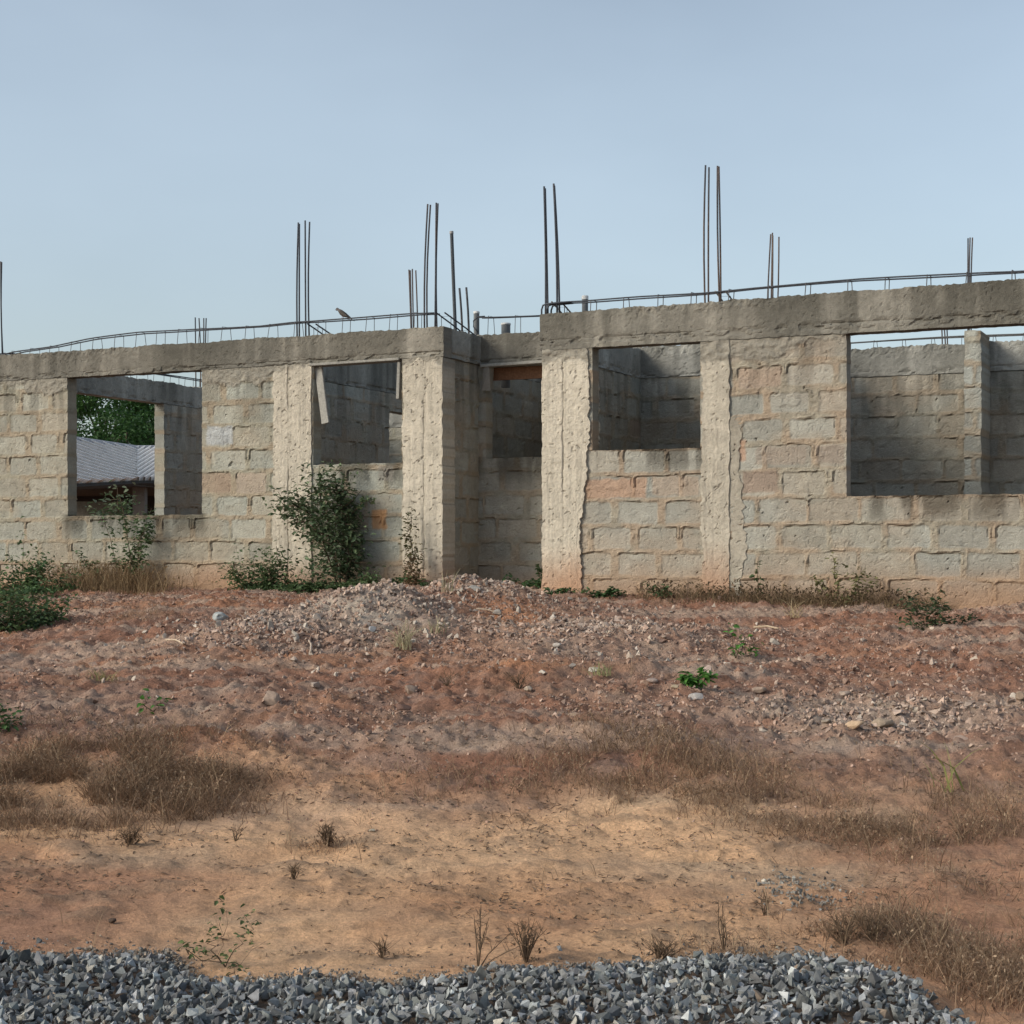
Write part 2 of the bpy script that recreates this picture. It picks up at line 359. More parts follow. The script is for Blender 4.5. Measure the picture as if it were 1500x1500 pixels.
def make_block(seed, zc, tintA, tintB, stain_z=-.15, sills=(), tops=None, relief=1.0, crackp=.5, tone=1.0, rust=True, patches=(), spl=None):
    def hf(u, z):
        k, j, fz, d = block_field(u, z, seed, zc)
        bm_ = 1-ss(-.010, .010, d)
        smear = fbm(u*20, z*34, 4, seed+11)
        h = bm_*(hsh(j, k, seed+20)*.008-.004)+(1-bm_)*(.002+.013*(smear-.36))
        h = h+.006*ss(.60, .8, fbm(u*9, z*13, 4, seed+12))
        # ragged bed joints: a lip of squeezed mortar with a crack under it
        cr = ss(crackp-.06, crackp+.06, fbm(u*2.6, z*9, 3, seed+13)); up = np.where(fz > 0, 1.0, .12)
        dd = d-.001-.016*(fbm(u*16, z*5, 3, seed+15)-.5)
        gt = ss(.40, .58, fbm(u*8, z*8, 2, seed+17)); h = h-.012*np.exp(-(dd/.006)**2)*cr*up*gt+.012*np.exp(-((dd-.018)/.010)**2)*cr*up*gt
        h = h-.02*ss(.885, .92, fbm(u*24, z*24, 2, seed+14))*ss(.4, .6, vn(u*1.5, z*2, seed+18))-.005*ss(.6, .8, fbm(u*38, z*38, 3, seed+19))
        if spl is not None:
            t = spill(u, z, spl); h = h*(1-t)+t*(.008+.030*(fbm(u*17, z*24, 4, spl+2)-.42))
        return h*relief
    def cf(u, z):
        k, j, fz, d = block_field(u, z, seed, zc)
        bm_ = 1-ss(-.010, .012, d+.012*(fbm(u*12, z*12, 3, seed+16)-.5))
        L = fbm(u*.7, z*.9, 4, seed+30)
        bc = mix(tintA, tintB, ss(.35, .65, L))
        bc = bc*(.86+.30*hsh(j, k, seed+31))[..., None]
        pk = hsh(j, k, seed+32)
        bc = mix(bc, bc*np.array((1.06, .93, .84)), (pk > .76)*.35)
        bc = mix(bc, bc*np.array((.98, 1.06, 1.12)), (pk < .2)*.3)
        if rust: bc = mix(bc, np.array((.36, .21, .13)), (hsh(j, k, seed+33) > .985)*.4)
        mc = mix(tintB*np.array((1.0, .88, .78)), (tintA+tintB)*np.array((.475, .455, .42)), ss(.4, .7, fbm(u*4, z*6, 3, seed+34)))
        c = mix(mc, bc, bm_*(.55+.45*ss(.32, .55, fbm(u*2.2, z*2.2, 3, seed+35))))
        # shade under the mortar lip, painted dark along the thin joint cracks
        cr = ss(crackp-.08, crackp+.08, fbm(u*3.1, z*5, 3, seed+13))
        c = c*(1-.25*np.exp(-((d-.001-.016*(fbm(u*16, z*5, 3, seed+15)-.5))/.006)**2)*ss(crackp-.06, crackp+.06, fbm(u*2.6, z*9, 3, seed+13))*np.where(fz > 0, 1, .15))[..., None]
        c = c*(.86+.28*fbm(u*16, z*16, 4, seed+36))[..., None]
        # drip stains
        st = fbm(u*9, z*.9, 4, seed+37)
        for (a, b, zs) in sills:
            t = ss(.34, .06, zs-z)*(z < zs+.02)*ss(a-.1, a, u)*(1-ss(b, b+.1, u))*(.15+.85*ss(.38, .56, fbm(u*6, z*1.2, 4, seed+39)))
            c = mix(c, c*np.array((.42, .41, .40)), t)
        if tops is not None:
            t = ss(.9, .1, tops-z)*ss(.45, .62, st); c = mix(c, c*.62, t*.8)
        for (a, b, z0_, z1_, col_, am) in patches:
            e = .02*(fbm(u*14, z*14, 3, seed+40)-.5)*2
            t = ss(a-.012, a+.012, u+e)*(1-ss(b-.012, b+.012, u+e))*ss(z0_-.012, z0_+.012, z+e)*(1-ss(z1_-.012, z1_+.012, z+e)); c = mix(c, np.array(col_)*(.8+.4*fbm(u*12, z*12, 3, seed+41))[..., None], t*am)
        if spl is not None:
            t = spill(u, z, spl); c = mix(c, np.array((.25, .232, .195))*(.7+.6*fbm(u*20, z*20, 3, spl+3))[..., None], t*.9)
        # laterite splash at the foot of the wall
        zz = z+.16*(fbm(u*1.3, z*2, 4, seed+38)-.5)
        t = 1-ss(stain_z-.22, stain_z+.22, zz); c = mix(c, np.array((.34, .205, .125)), t*.80)
        return np.clip(c*tone, 0, 1)
    return hf, cf
def make_conc(seed, ca, cb, dark=.5, boards=True, pock=.5, zref=2.2, dz=.5, lowstain=None, seam=None, vertical=False, relief=1.0, spl=None, grit=0):
    def hf(u, z):
        h = .008*(fbm(u*5, z*5, 4, seed)-.5)+.006*(fbm(u*30, z*30, 3, seed+1)-.5)
        h = h-.010*ss(.72, .80, fbm(u*34, z*40, 3, seed+2))*pock
        if vertical: h = h+.003*(fbm(u*40, z*1.5, 3, seed+6)-.5)*2
        if boards:
            h = h-.010*np.exp(-((z-(zref-.26)+.02*(vn(u*2, 0, seed+3)-.5))/.006)**2)*ss(.4, .5, vn(u*1.2, 3, seed+4))
            h = h+.03*ss(.45, .6, vn(u*1.3, 7, seed+8))*ss(zref-.16, zref-.02, z)*(fbm(u*26, z*26, 3, seed+5)-.45)
            h = h-.018*ss(.5, .62, fbm(u*9, z*28, 3, seed+9))*np.exp(-((z-(zref-.28))/.035)**2)
        if seam is not None:
            for s_ in seam: h = h-.011*np.exp(-((u-s_-.008*(fbm(z*5, 1, 3, seed+7)-.5))/.007)**2)*ss(.3, .6, vn(z*3, 5, seed+8))
        if grit: h = h+grit*.006*ss(.4, .65, fbm(u*2.3, z*.8, 3, seed+21))*(fbm(u*42, z*48, 3, seed+20)-.5)*2
        if spl is not None:
            t = spill(u, z, spl); h = h*(1-t)+t*(-.004+.032*(fbm(u*17, z*24, 4, spl+2)-.42))
        return h*relief
    def cf(u, z):
        c = mix(ca, cb, fbm(u*2, z*2, 4, seed+10))
        c = c*(.82+.36*fbm(u*18, z*18, 4, seed+11))[..., None]
        st = fbm(u*13, z*.6, 4, seed+12); st2 = fbm(u*2.2, z*.5, 3, seed+13)
        t = ss(.38, .64, .35*st+.65*st2)*(.6+.4*ss(zref-dz, zref, z))
        c = mix(c, c*np.array((.36, .365, .36)), np.clip(t*dark+.22*(dark > .6)*ss(.40, .62, fbm(u*.8, z*.6, 3, seed+19)), 0, .9))
        c = mix(c, c*1.45, ss(.56, .7, fbm(u*7, z*1.0, 3, seed+18))*.5*(1-t)*(dark > .3))
        if vertical: c = c*(1-.16*ss(.5, .75, fbm(u*45, z*1.2, 3, seed+16)))[..., None]
        c = c*(1-.35*ss(.72, .80, fbm(u*34, z*40, 3, seed+2))*pock)[..., None]
        if seam is not None:
            for s_ in seam: c = c*(1-.25*np.exp(-((u-s_-.008*(fbm(z*5, 1, 3, seed+7)-.5))/.008)**2))[..., None]
        if spl is not None:
            t = spill(u, z, spl); c = mix(c, np.array((.25, .232, .195))*(.7+.6*fbm(u*20, z*20, 3, spl+3))[..., None], t*.9)
        if lowstain is not None:
            zz = z+.18*(fbm(u*3, z*2, 4, seed+14)-.5); t = 1-ss(lowstain-.25, lowstain+.25, zz); c = mix(c, np.array((.40, .22, .13)), t*.8)
        return np.clip(c, 0, 1)
    return hf, cf
def slab(name, axis, base, th, t0, t1, z0, z1, res, fns, mat, parent, holes=(), ragged=0, warp=None, zwarp=None, edge=.006, lab=None, bothres=1):
    hf, cf = fns
    def coords(a, b, br):
        pts = sorted({a, b, *[x for x in br if a < x < b]}); out = [pts[0]]
        for p, q in zip(pts[:-1], pts[1:]): out += list(np.linspace(p, q, max(1, int(round((q-p)/res)))+1)[1:])
        return np.array(out)
    ts = coords(t0, t1, [h for H in holes for h in H[:2]]); zs = coords(z0, z1, [h for H in holes for h in H[2:4]])
    T, Z = np.meshgrid(ts, zs); H = hf(T, Z); C = cf(T, Z)
    Tj = T+edge*2*(fbm(T*15, Z*15, 3, 401)-.5); Zj = Z+edge*2*(fbm(T*15, Z*15, 3, 402)-.5)
    if warp: Tj = Tj+warp(T, Z)
    if zwarp: Zj = Zj+zwarp(T, Z)
    if ragged: Zj = Zj+ragged*((fbm(T*3.1, 0*T, 5, 403)-.5)*2+(fbm(T*34, 0*T, 3, 404)-.5)*1.3)*ss(z1-.10, z1, Z)
    ct = (ts[:-1]+ts[1:])/2; cz = (zs[:-1]+zs[1:])/2; M = np.ones((len(cz), len(ct)), bool)
    for h in holes: M &= ~((ct[None] > h[0]) & (ct[None] < h[1]) & (cz[:, None] > h[2]) & (cz[:, None] < h[3]))
    Zl = Zj+HB
    Hb = hf(T+3.3, Z) if True else 0
    if axis == 'u': Fv = np.stack([Tj, base-H, Zl], -1); Bv = np.stack([Tj, base+th+Hb, Zl], -1)
    else: Fv = np.stack([base+H, Tj, Zl], -1); Bv = np.stack([base-th-Hb, Tj, Zl], -1)
    n = T.size; w = T.shape[1]; V = np.concatenate([Fv.reshape(-1, 3), Bv.reshape(-1, 3)]); CC = np.concatenate([C.reshape(-1, 3)]*2)
    R, K = np.where(M); a = R*w+K
    q = np.stack([a, a+1, a+w+1, a+w], -1); Fs = [q, q[:, ::-1]+n]
    Mp = np.pad(M, 1)
    def side(cond, i0, i1):
        R, K = np.where(cond); p = i0(R, K); q = i1(R, K); return np.stack([q, p, p+n, q+n], -1)
    Fs.append(side(M & ~Mp[1:-1, :-2], lambda r, k: (r+1)*w+k, lambda r, k: r*w+k))
    Fs.append(side(M & ~Mp[1:-1, 2:], lambda r, k: r*w+k+1, lambda r, k: (r+1)*w+k+1))
    Fs.append(side(M & ~Mp[:-2, 1:-1], lambda r, k: r*w+k, lambda r, k: r*w+k+1))
    Fs.append(side(M & ~Mp[2:, 1:-1], lambda r, k: (r+1)*w+k+1, lambda r, k: (r+1)*w+k))
    o = mk(name, V, Fs, mat, parent, CC)
    if lab: o['label'] = lab
    return o

house = empty('unfinished_house', (0, HY, EYE-HB), 'long roofless concrete block house shell with empty window openings and bare steel bars on top', 'building', rz=ANG)
tA = np.array((.300, .302, .262)); tB = np.array((.318, .302, .252)); pA = np.array((.318, .31, .272)); pB = np.array((.33, .298, .25))
iA = np.array((.31, .315, .285)); iB = np.array((.32, .305, .262))
U = u_of
UL0 = -6.62; URC = U(650); ULC = U(796)
W1 = (U(99), U(296), .37, 1.90); W2 = (U(459), U(589), .865, 1.90); W3 = (U(868), U(1026), .93, 1.90); W4 = (U(1240), U(1240)+2.75, .468, 1.90)
# facade walls
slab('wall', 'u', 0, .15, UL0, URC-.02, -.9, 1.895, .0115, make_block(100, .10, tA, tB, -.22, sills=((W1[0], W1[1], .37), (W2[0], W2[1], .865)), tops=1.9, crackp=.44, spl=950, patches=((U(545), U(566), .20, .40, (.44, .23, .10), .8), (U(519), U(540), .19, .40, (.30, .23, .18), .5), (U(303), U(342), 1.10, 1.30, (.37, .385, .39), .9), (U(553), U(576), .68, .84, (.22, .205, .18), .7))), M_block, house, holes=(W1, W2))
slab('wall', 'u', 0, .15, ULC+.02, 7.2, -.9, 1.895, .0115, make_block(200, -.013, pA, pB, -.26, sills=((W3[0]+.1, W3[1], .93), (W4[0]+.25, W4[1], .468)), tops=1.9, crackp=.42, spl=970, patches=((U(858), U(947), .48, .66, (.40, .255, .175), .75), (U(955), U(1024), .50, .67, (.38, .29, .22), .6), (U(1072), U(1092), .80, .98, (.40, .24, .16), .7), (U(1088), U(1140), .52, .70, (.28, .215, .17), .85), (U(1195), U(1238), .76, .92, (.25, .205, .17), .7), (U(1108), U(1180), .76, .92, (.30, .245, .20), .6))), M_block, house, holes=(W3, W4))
# recess: return wall and back wall with a high opening
RV = .83
slab('wall', 'v', URC-.03, .15, .16, RV, -.9, 1.895, .014, make_block(300, .05, iA, iB, -.3, tops=1.9), M_block, house)
RO = (U(712, RV), U(712, RV)+.95, .935, 1.875)
slab('wall', 'u', RV, .15, URC-.1, .5, -.9, 1.895, .014, make_block(320, .09, iA, iB, -.3, tops=1.9, sills=((-1, 1, .93),)), M_block, house, holes=(RO,))
# side wall of the recess (faces left) and room walls
slab('wall', 'v', ULC+.18, .15, .24, RV-.002, -.9, 1.895, .02, make_block(340, 0, iA, iB, -.3, tops=1.9), M_block, house)
slab('wall', 'v', .27, .15, RV+.152, 2.78, -.9, 1.895, .018, make_block(345, 0, iA, iB, -.3, tops=1.9), M_block, house)
slab('wall', 'v', -3.08, .15, .151, 8.0, -.9, 1.895, .018, make_block(360, .06, iA, iB, -.5, tops=1.9), M_block, house, holes=((3.05, 3.95, -.9, 1.68),))
slab('wall', 'v', -6.47, .149, .151, 8.0, -.9, 1.895, .018, make_block(380, .1, iA, iB, -.5, tops=1.9), M_block, house, holes=((1.2, 3.10, .36, 1.897),))
slab('wall', 'u', 2.78, .15, -.92, 1.86, -.9, 1.895, .018, make_block(400, -.02, iA, iB, -.5, tops=1.9), M_block, house)
slab('wall', 'v', 2.0, .14, .151, 3.70, -.9, 1.895, .025, make_block(420, .03, iA, iB, -.5, tops=1.9), M_block, house)
slab('wall', 'u', 3.70, .15, 2.0, 7.2, -.9, 1.895, .018, make_block(440, .02, iA, iB, -.5, tops=1.9), M_block, house)
slab('wall', 'u', 8.0, .15, -6.62, -.9, -.9, 1.895, .03, make_block(460, .03, tA, tB, -.5), M_block, house)
slab('wall', 'v', -.92, .15, .985, 8.0, -.9, 1.895, .03, make_block(480, .03, iA, iB, -.5), M_block, house)
slab('wall', 'v', 7.35, .15, .0, 3.70, -.9, 1.895, .04, make_block(500, .03, iA, iB, -.5), M_block, house)
# ring beams
bc1 = np.array((.215, .205, .178)); bc2 = np.array((.255, .235, .198)); dk1 = np.array((.25, .25, .232)); dk2 = np.array((.29, .28, .25))
slab('ring_beam', 'u', -.014, .18, UL0-.01, URC+.005, 1.90, 2.19, .0115, make_conc(600, bc1, bc2, .72), M_conc, house, ragged=.013)
slab('ring_beam', 'u', -.016, .18, ULC-.03, 7.22, 1.90, 2.245, .0115, make_conc(620, bc1, bc2, .72, zref=2.25), M_conc, house, ragged=.013, zwarp=lambda t, z: .006*t*ss(1.95, 2.2, z))
slab('ring_beam', 'v', URC+.006, .18, .168, RV-.02, 1.90, 2.19, .014, make_conc(640, dk1*1.15, dk2*1.1, .7), M_conc, house, ragged=.02)
slab('ring_beam', 'u', RV-.018, .18, URC-.1, .5, 1.90, 2.20, .014, make_conc(660, bc1*.95, bc2*.95, .6, zref=2.2), M_conc, house, ragged=.02)
slab('ring_beam', 'v', .28, .16, RV+.17, 2.76, 1.90, 2.22, .025, make_conc(680, dk1*1.1, dk2*1.1, .4), M_conc, house, ragged=.02)
slab('ring_beam', 'v', -3.07, .17, .168, 8.0, 1.90, 2.19, .02, make_conc(700, dk1, dk2, .7), M_conc, house, ragged=.02, zwarp=lambda t, z: .15*ss(.8, 1.6, t)*ss(1.95, 2.19, z))
slab('ring_beam', 'v', -6.46, .17, .168, 8.0, 1.90, 2.18, .02, make_conc(720, dk1, dk2, .7), M_conc, house, ragged=.02)
slab('ring_beam', 'u', 2.765, .18, -.9, 1.855, 1.90, 2.25, .02, make_conc(740, dk1*1.1, dk2*1.1, .6), M_conc, house, ragged=.025)
slab('ring_beam', 'v', 2.01, .16, .168, 3.68, 1.90, 2.24, .03, make_conc(760, dk1, dk2, .6), M_conc, house, ragged=.02)
slab('ring_beam', 'u', 3.685, .18, 2.02, 7.2, 1.90, 2.215, .018, make_conc(780, dk1*1.1, dk2*1.1, .6), M_conc, house, ragged=.02)
slab('ring_beam', 'u', 7.99, .18, -6.6, -.9, 1.90, 2.17, .04, make_conc(800, dk1, dk2, .6), M_conc, house, ragged=.02)
slab('ring_beam', 'v', -.91, .17, RV+.185, 7.98, 1.90, 2.17, .04, make_conc(820, dk1, dk2, .6), M_conc, house, ragged=.02)
# cast columns
pc1 = np.array((.47, .425, .35)); pc2 = np.array((.54, .49, .405))
def rag(edge_t, side_, amp, f=4, s=900, lowpull=0):
    return lambda t, z: (amp*1.3*((fbm(z*f*.7, 0*z, 5, s)-.5)*1.6+(fbm(z*31, 0*z, 3, s+1)-.5)*.8)+lowpull*ss(.9, .1, z))*np.clip(1-np.abs(t-edge_t)/.12, 0, 1)
slab('column', 'u', -.018, .17, U(401), U(457), -.9, 1.897, .0115, make_conc(840, pc1*.93, pc2*.95, .12, False, .9, lowstain=-.22, seam=(U(423),), vertical=True, spl=950, grit=0.5), M_conc, house, warp=rag(U(401), -1, .02, 6, 901), edge=.012)
slab('column', 'u', -.024, .27, U(591), URC-.002, -.9, 1.897, .0115, make_conc(850, pc1, pc2, .12, False, 1.0, lowstain=-.22, seam=(U(622),), vertical=True, spl=950, grit=1), M_conc, house, warp=rag(U(591), -1, .02, 6, 902), edge=.012)
slab('column', 'u', -.026, .26, ULC-.004, U(862), -.9, 1.897, .0115, make_conc(860, pc1*1.02, pc2*1.03, .12, False, .8, lowstain=-.16, seam=(U(826),), vertical=True, spl=970, grit=0.5), M_conc, house, warp=rag(U(862), 1, .035, 5, 903, -.07), edge=.012)
slab('column', 'u', -.020, .17, U(1029), U(1069), -.9, 1.897, .0115, make_conc(870, pc1*.92, pc2*.92, .15, False, .8, lowstain=-.16, vertical=True, spl=970, grit=1), M_conc, house, warp=rag(U(1029), -1, .03, 5, 904), edge=.014)
slab('column', 'u', -.009, .15, U(1068), U(1084), -.9, 1.20, .0115, make_conc(875, pc1*.6, pc2*.62, .4, False, 1, zref=1.2), M_conc, house, warp=rag(U(1084), 1, .05, 5, 905, .03), edge=.014, lab='rough grey patch of spilled concrete beside the column')
# free pier inside the right hand room
PU = U(1412, 3.1)
slab('pier', 'u', 3.12, .56, PU+.0, PU+.17, -.9, 2.27, .018, make_block(880, .02, iA*1.1, iB*1.1, -.5, tops=2.3, crackp=.3), M_block, house, edge=.014)
# cross wall behind pier
# timber left from the formwork
def plank(p0, p1, w, t, c, name='plank', lab=None, wd=None, parent=house):
    p0 = np.array(p0, float); p1 = np.array(p1, float); a = p1-p0; L = np.linalg.norm(a); a /= L
    wd = np.array(wd if wd is not None else (1, 0, 0), float); wd -= a*np.dot(a, wd); wd /= np.linalg.norm(wd); nn = np.cross(a, wd)
    A = Acc(); V, F = boxm((p0+p1)/2+np.array((0, 0, HB)), (L, w, t), np.array([a, wd, nn])); A.add(V, F, c)
    o = A.build(name, M_wood, parent)
    bv = o.modifiers.new('bevel', 'BEVEL'); bv.width = .004; bv.segments = 1
    if lab: o['label'] = lab
    return o
gw = np.array((.34, .33, .30))
plank((U(455), .05, 1.885), (U(586), .05, 1.895), .16, .025, gw*.75, lab='thin pale board under the beam over the small window', wd=(0, 1, 0))
plank((U(463), .05, 1.87), (U(478), -.01, 1.28), .085, .03, gw*.85, lab='grey board hanging askew from the window head', wd=(1, 0, 0))
plank((U(584), .03, 1.87), (U(582), .03, 1.50), .035, .06, gw*.75, lab='short grey board end hanging at the right jamb')
plank((RO[0]-.03, RV-.03, 1.88), (RO[1], RV-.03, 1.895), .1, .03, gw*.9, wd=(0, 1, 0))
plank((RO[0], RV+.13, 1.81), (RO[1]+.1, RV+.13, 1.81), .13, .03, (.22, .12, .075), lab='reddish brown board behind the head of the recess opening', wd=(0, 0, 1))
A = Acc(); V, F = boxm((RO[0]+.03, RV-.01, 1.75+HB), (.07, .1, .24), jit=.012); A.add(V, F, (.27, .25, .22)); A.build('concrete_stub', M_conc, house)

# ------------------------------------------------------------------ reinforcement
STEEL = (.050, .055, .066); RUST = (.11, .075, .055)
def zof(px, py, v=0.0):
    u = U(px, v); X, Y = l2w(u, v); return u, (805-py)/2400*Y
def bar(p0, p1, r=.0085, c=STEEL, name='rebar', mid=None, parent=house):
    pts = [p0]+(mid or [])+[p1]
    if not mid:
        p0 = np.array(p0); p1 = np.array(p1); bow = np.array((rnd.uniform(-.018, .018), rnd.uniform(-.012, .012), 0))
        pts = [p0+(p1-p0)*t+bow*math.sin(math.pi*t) for t in np.linspace(0, 1, 6)]
    P = np.array(pts, float)+np.array((0, 0, HB)); V, F = tube(P, r, 6); A = Acc(); q = ss(.45, .7, fbm(P[:, 2]*3+p0[0]*9, P[:, 0], 3, 66)); cc = np.repeat(mix(np.array(c), np.array((.12, .075, .05)), q*.6), 6, 0); A.add(V, F, np.concatenate([cc, np.tile(np.array(c), (len(V)-len(cc), 1))])); return A.build(name, M_steel, parent, True)
def cluster(bars, v, zb, r=.0085, dv=.0, c=STEEL):
    for i, (pt, yt, pb) in enumerate(bars):
        vv = v+dv*(i % 2); ut, zt = zof(pt, yt, vv); ub, _ = zof(pb, 500, vv); bar((ub, vv, zb), (ut, vv, zt), r, c)
cluster([(437, 326, 435.5), (438.5, 328, 438.5), (447, 323, 448), (453.5, 325, 453.5)], .05, 2.05, .0085, .08)
cluster([(626.5, 299, 622), (630.5, 300, 626), (639, 297, 637), (641.5, 298, 640.5)], .05, 2.05, .0085, .08)
cluster([(797, 273, 799), (798.5, 276, 803), (811, 269, 816), (812, 272, 820)], .05, 2.1, .0095, .08)
cluster([(1033.5, 242, 1033.5), (1038.5, 245, 1038), (1051, 243, 1055), (1053, 244, 1056)], .05, 2.1, .0085, .08)
cluster([(1, 383, 4), (2.5, 384, 5.5)], .06, 2.05, .008, .04)
cluster([(599, 395, 604), (601, 396, 606), (604, 394, 608), (609, 396, 612)], 3.3, 2.0, .0085)
cluster([(1129, 343, 1122), (1131.5, 341, 1127), (1132, 345, 1129), (1141, 347, 1134)], 2.85, 2.0, .008)
cluster([(1418, 349, 1418), (1421, 348, 1421), (1424.5, 348, 1424)], 3.75, 2.0, .008)
cluster([(1379, 470, 1379), (1383, 478, 1383.5), (1387, 478, 1387)], 4.4, 2.0, .008)
cluster([(286, 465, 287), (291.5, 466, 293), (298.5, 466, 298), (302, 466, 301.5)], 3.95, 2.0, .0085)
cluster([(673, 422, 677), (683, 421, 687)], .78, 2.05, .011)
# thick conduit
ut, zt = zof(661.5, 341, .55); ub, _ = zof(668, 500, .55)
A = Acc(); V, F = tube([(ub, .55, 2.05+HB), (ut, .55, zt+HB)], .018, 10); A.add(V, F, (.06, .068, .078)); cp = A.build('conduit', M_pvc, house, False)
A = Acc(); V, F = tube([(ut, .55, zt+HB-.01), (ut-.002, .55, zt+HB+.015)], .021, 10); A.add(V, F, (.3, .3, .3)); A.build('end_cap', M_pvc, cp)
def pipe(px, ytop, v, rad, cap):
    u, zt = zof(px, ytop, v); A = Acc(); V, F = tube([(u, v, 1.7+HB), (u, v, zt+HB-cap)], rad, 18); A.add(V, F, (.13, .14, .15)); p = A.build('vent_pipe', M_pvc, house)
    A = Acc(); V, F = tube([(u, v, zt+HB-cap-.002), (u, v, zt+HB-.006), (u, v, zt+HB)], [rad*1.1, rad*1.1, rad*.9], 18); A.add(V, F, (.62, .63, .63)); A.build('end_cap', M_pvc, p)
pipe(698, 456, .98, .030, .022); pipe(741, 473, 1.25, .048, .018); pipe(857, 433, .32, .030, .036)
def cage(pts, sp, width=.11, axis='u', ztop=None, c=STEEL, dbl=True, zb=2.1, pair=.05, off=0.0, rs=.0035):
    """two long bars over the beam with thin stirrups standing in it; pts = [(t, z)] along the beam axis at fixed offset"""
    ts = np.array([p[0] for p in pts]); zs = np.array([p[1] for p in pts]); tt = np.arange(ts[0], ts[-1]+.01, .12 if ts[-1] > ts[0] else -.12)
    A = Acc()
    for k, o in enumerate((0, width)):
        zz = np.interp(tt, ts, zs)+.006*np.sin(tt*2.3+k)+.004*k
        P = np.stack([tt, 0*tt+off+o, zz+HB], -1) if axis == 'u' else np.stack([0*tt+off-o, tt, zz+HB], -1)
        V, F = tube(P, .0075, 6); A.add(V, F, c)
    rail = A.build('rebar_cage', M_steel, house, True)
    t = ts[0]+.12
    while t < ts[-1]-.05:
        z = float(np.interp(t, ts, zs))+.008; w = width; j = rnd.uniform(-.015, .015); dd = pair*rnd.uniform(.2, 1.0)
        q = [(t-dd/2+j, -.006, zb), (t+j*.3, -.006, z), (t+.008, w+.006, z+.004), (t+dd/2+j, w+.006, zb)]
        P = [(a, off+b, zc+HB) if axis == 'u' else (off-b, a, zc+HB) for a, b, zc in q]
        V, F = tube(P, rs, 5); A = Acc(); A.add(V, F, (.085, .085, .09)); A.build('stirrup', M_steel, rail)
        t += sp*rnd.uniform(.93, 1.07)
def railpts(L, v=0.0): return [zof(px, py, v) for px, py in L]
cage([(-6.62, 2.17)]+railpts([(20, 514), (75, 507), (130, 496), (200, 487), (290, 481), (380, 477), (430, 472), (455, 471), (520, 466), (600, 458.5), (640, 457)]), .29, .12, off=.02, zb=2.1, pair=.07)
cage(railpts([(800, 445), (818, 443), (857, 441), (935, 434), (1033, 427.5), (1100, 421), (1257, 409), (1440, 398), (1500, 395.5)])+[(7.2, 2.40)], .345, .11, off=.03, zb=2.15, pair=.03, rs=.0045)
cage([(.06, 2.335), (.5, 2.24), (.83, 2.16), (1.0, 2.14)], .4, .1, axis='v', off=URC-.02, zb=2.1)
cage(railpts([(700, 464), (720, 464), (800, 462)], RV+.05), .3, .1, off=RV+.05, zb=2.1)
cage([(.06, 2.2), (.3, 2.25), (4, 2.29), (8, 2.28)], .33, .1, axis='v', off=-6.5, zb=2.1, pair=.06)
cage([(.06, 2.31), (.5, 2.2), (.9, 2.17)], .5, .1, axis='v', off=-2.25, zb=2.12)
cage([(.06, 2.36), (.4, 2.25), (.7, 2.18)], .5, .1, axis='v', off=ULC+.16, zb=2.12, c=RUST)
cage([(.06, 2.35), (.4, 2.26), (.7, 2.18)], .5, .1, axis='v', off=U(1060), zb=2.12, c=(.3, .28, .25))
cage(railpts([(1180, 506), (1242, 502), (1400, 493.5), (1500, 489)], 3.75)+[(7.1, 2.32)], .33, .1, off=3.75, zb=2.1, c=(.09, .09, .09))
# bent ends at the recess corners
for k, (du, dv) in enumerate(((-.09, .0), (-.055, .05), (-.03, .09))):
    u0, z0_ = zof(806, 445)
    bar(None, None, .008, STEEL, 'bent_bar', mid=None) if False else None
    a = [(u0+du, dv, 2.12), (u0+du, dv, z0_-.05), (u0+du+.015, dv, z0_-.01), (u0+du+.05, dv, z0_), (u0+.2, dv, z0_+.005)]
    V, F = tube(np.array(a)+np.array((0, 0, HB)), .0085, 6); A = Acc(); A.add(V, F, STEEL); A.build('bent_bar', M_steel, house, True)
u0, z0_ = zof(700, 464, RV+.05)
a = [(u0+.08, RV+.05, z0_), (u0+.0, RV+.05, z0_), (u0-.05, RV+.05, z0_-.04), (u0-.05, RV+.05, z0_-.1), (u0-.0, RV+.05, z0_-.16)]
V, F = tube(np.array(a)+np.array((0, 0, HB)), .007, 6); A = Acc(); A.add(V, F, STEEL); A.build('bent_bar', M_steel, house, True)

# ------------------------------------------------------------------ bird on the bar
u0, z0_ = zof(502, 466, .02); X0, Y0 = l2w(u0, .02)
bird = empty('bird', (X0, Y0, z0_+EYE+.012), 'small grey brown dove perched on the steel bar above the small window', 'bird', rz=ANG)
def loft(spine, n=12):
    V = []; F = []
    for (x, z, rx, rz_) in spine:
        for k in range(n):
            a = 2*math.pi*k/n; V.append((x+rz_*math.sin(a)*0, rx*math.cos(a), z+rz_*math.sin(a)))
    m = len(spine)
    for i in range(m-1):
        for k in range(n): F.append((i*n+k, i*n+(k+1) % n, (i+1)*n+(k+1) % n, (i+1)*n+k))
    V += [(spine[0][0], 0, spine[0][1]), (spine[-1][0], 0, spine[-1][1])]
    T = [(m*n, (k+1) % n, k) for k in range(n)]+[(m*n+1, (m-1)*n+k, (m-1)*n+(k+1) % n) for k in range(n)]
    return np.array(V), [np.array(F), np.array(T)]
sp_ = [(-.072, .070, .003, .003), (-.066, .072, .010, .012), (-.056, .074, .013, .014), (-.047, .070, .012, .014), (-.038, .058, .014, .018), (-.024, .045, .022, .026), (-.002, .032, .027, .029),
       (.022, .020, .023, .024), (.045, .006, .014, .014), (.065, -.008, .012, .007), (.095, -.028, .013, .004), (.118, -.042, .012, .003)]
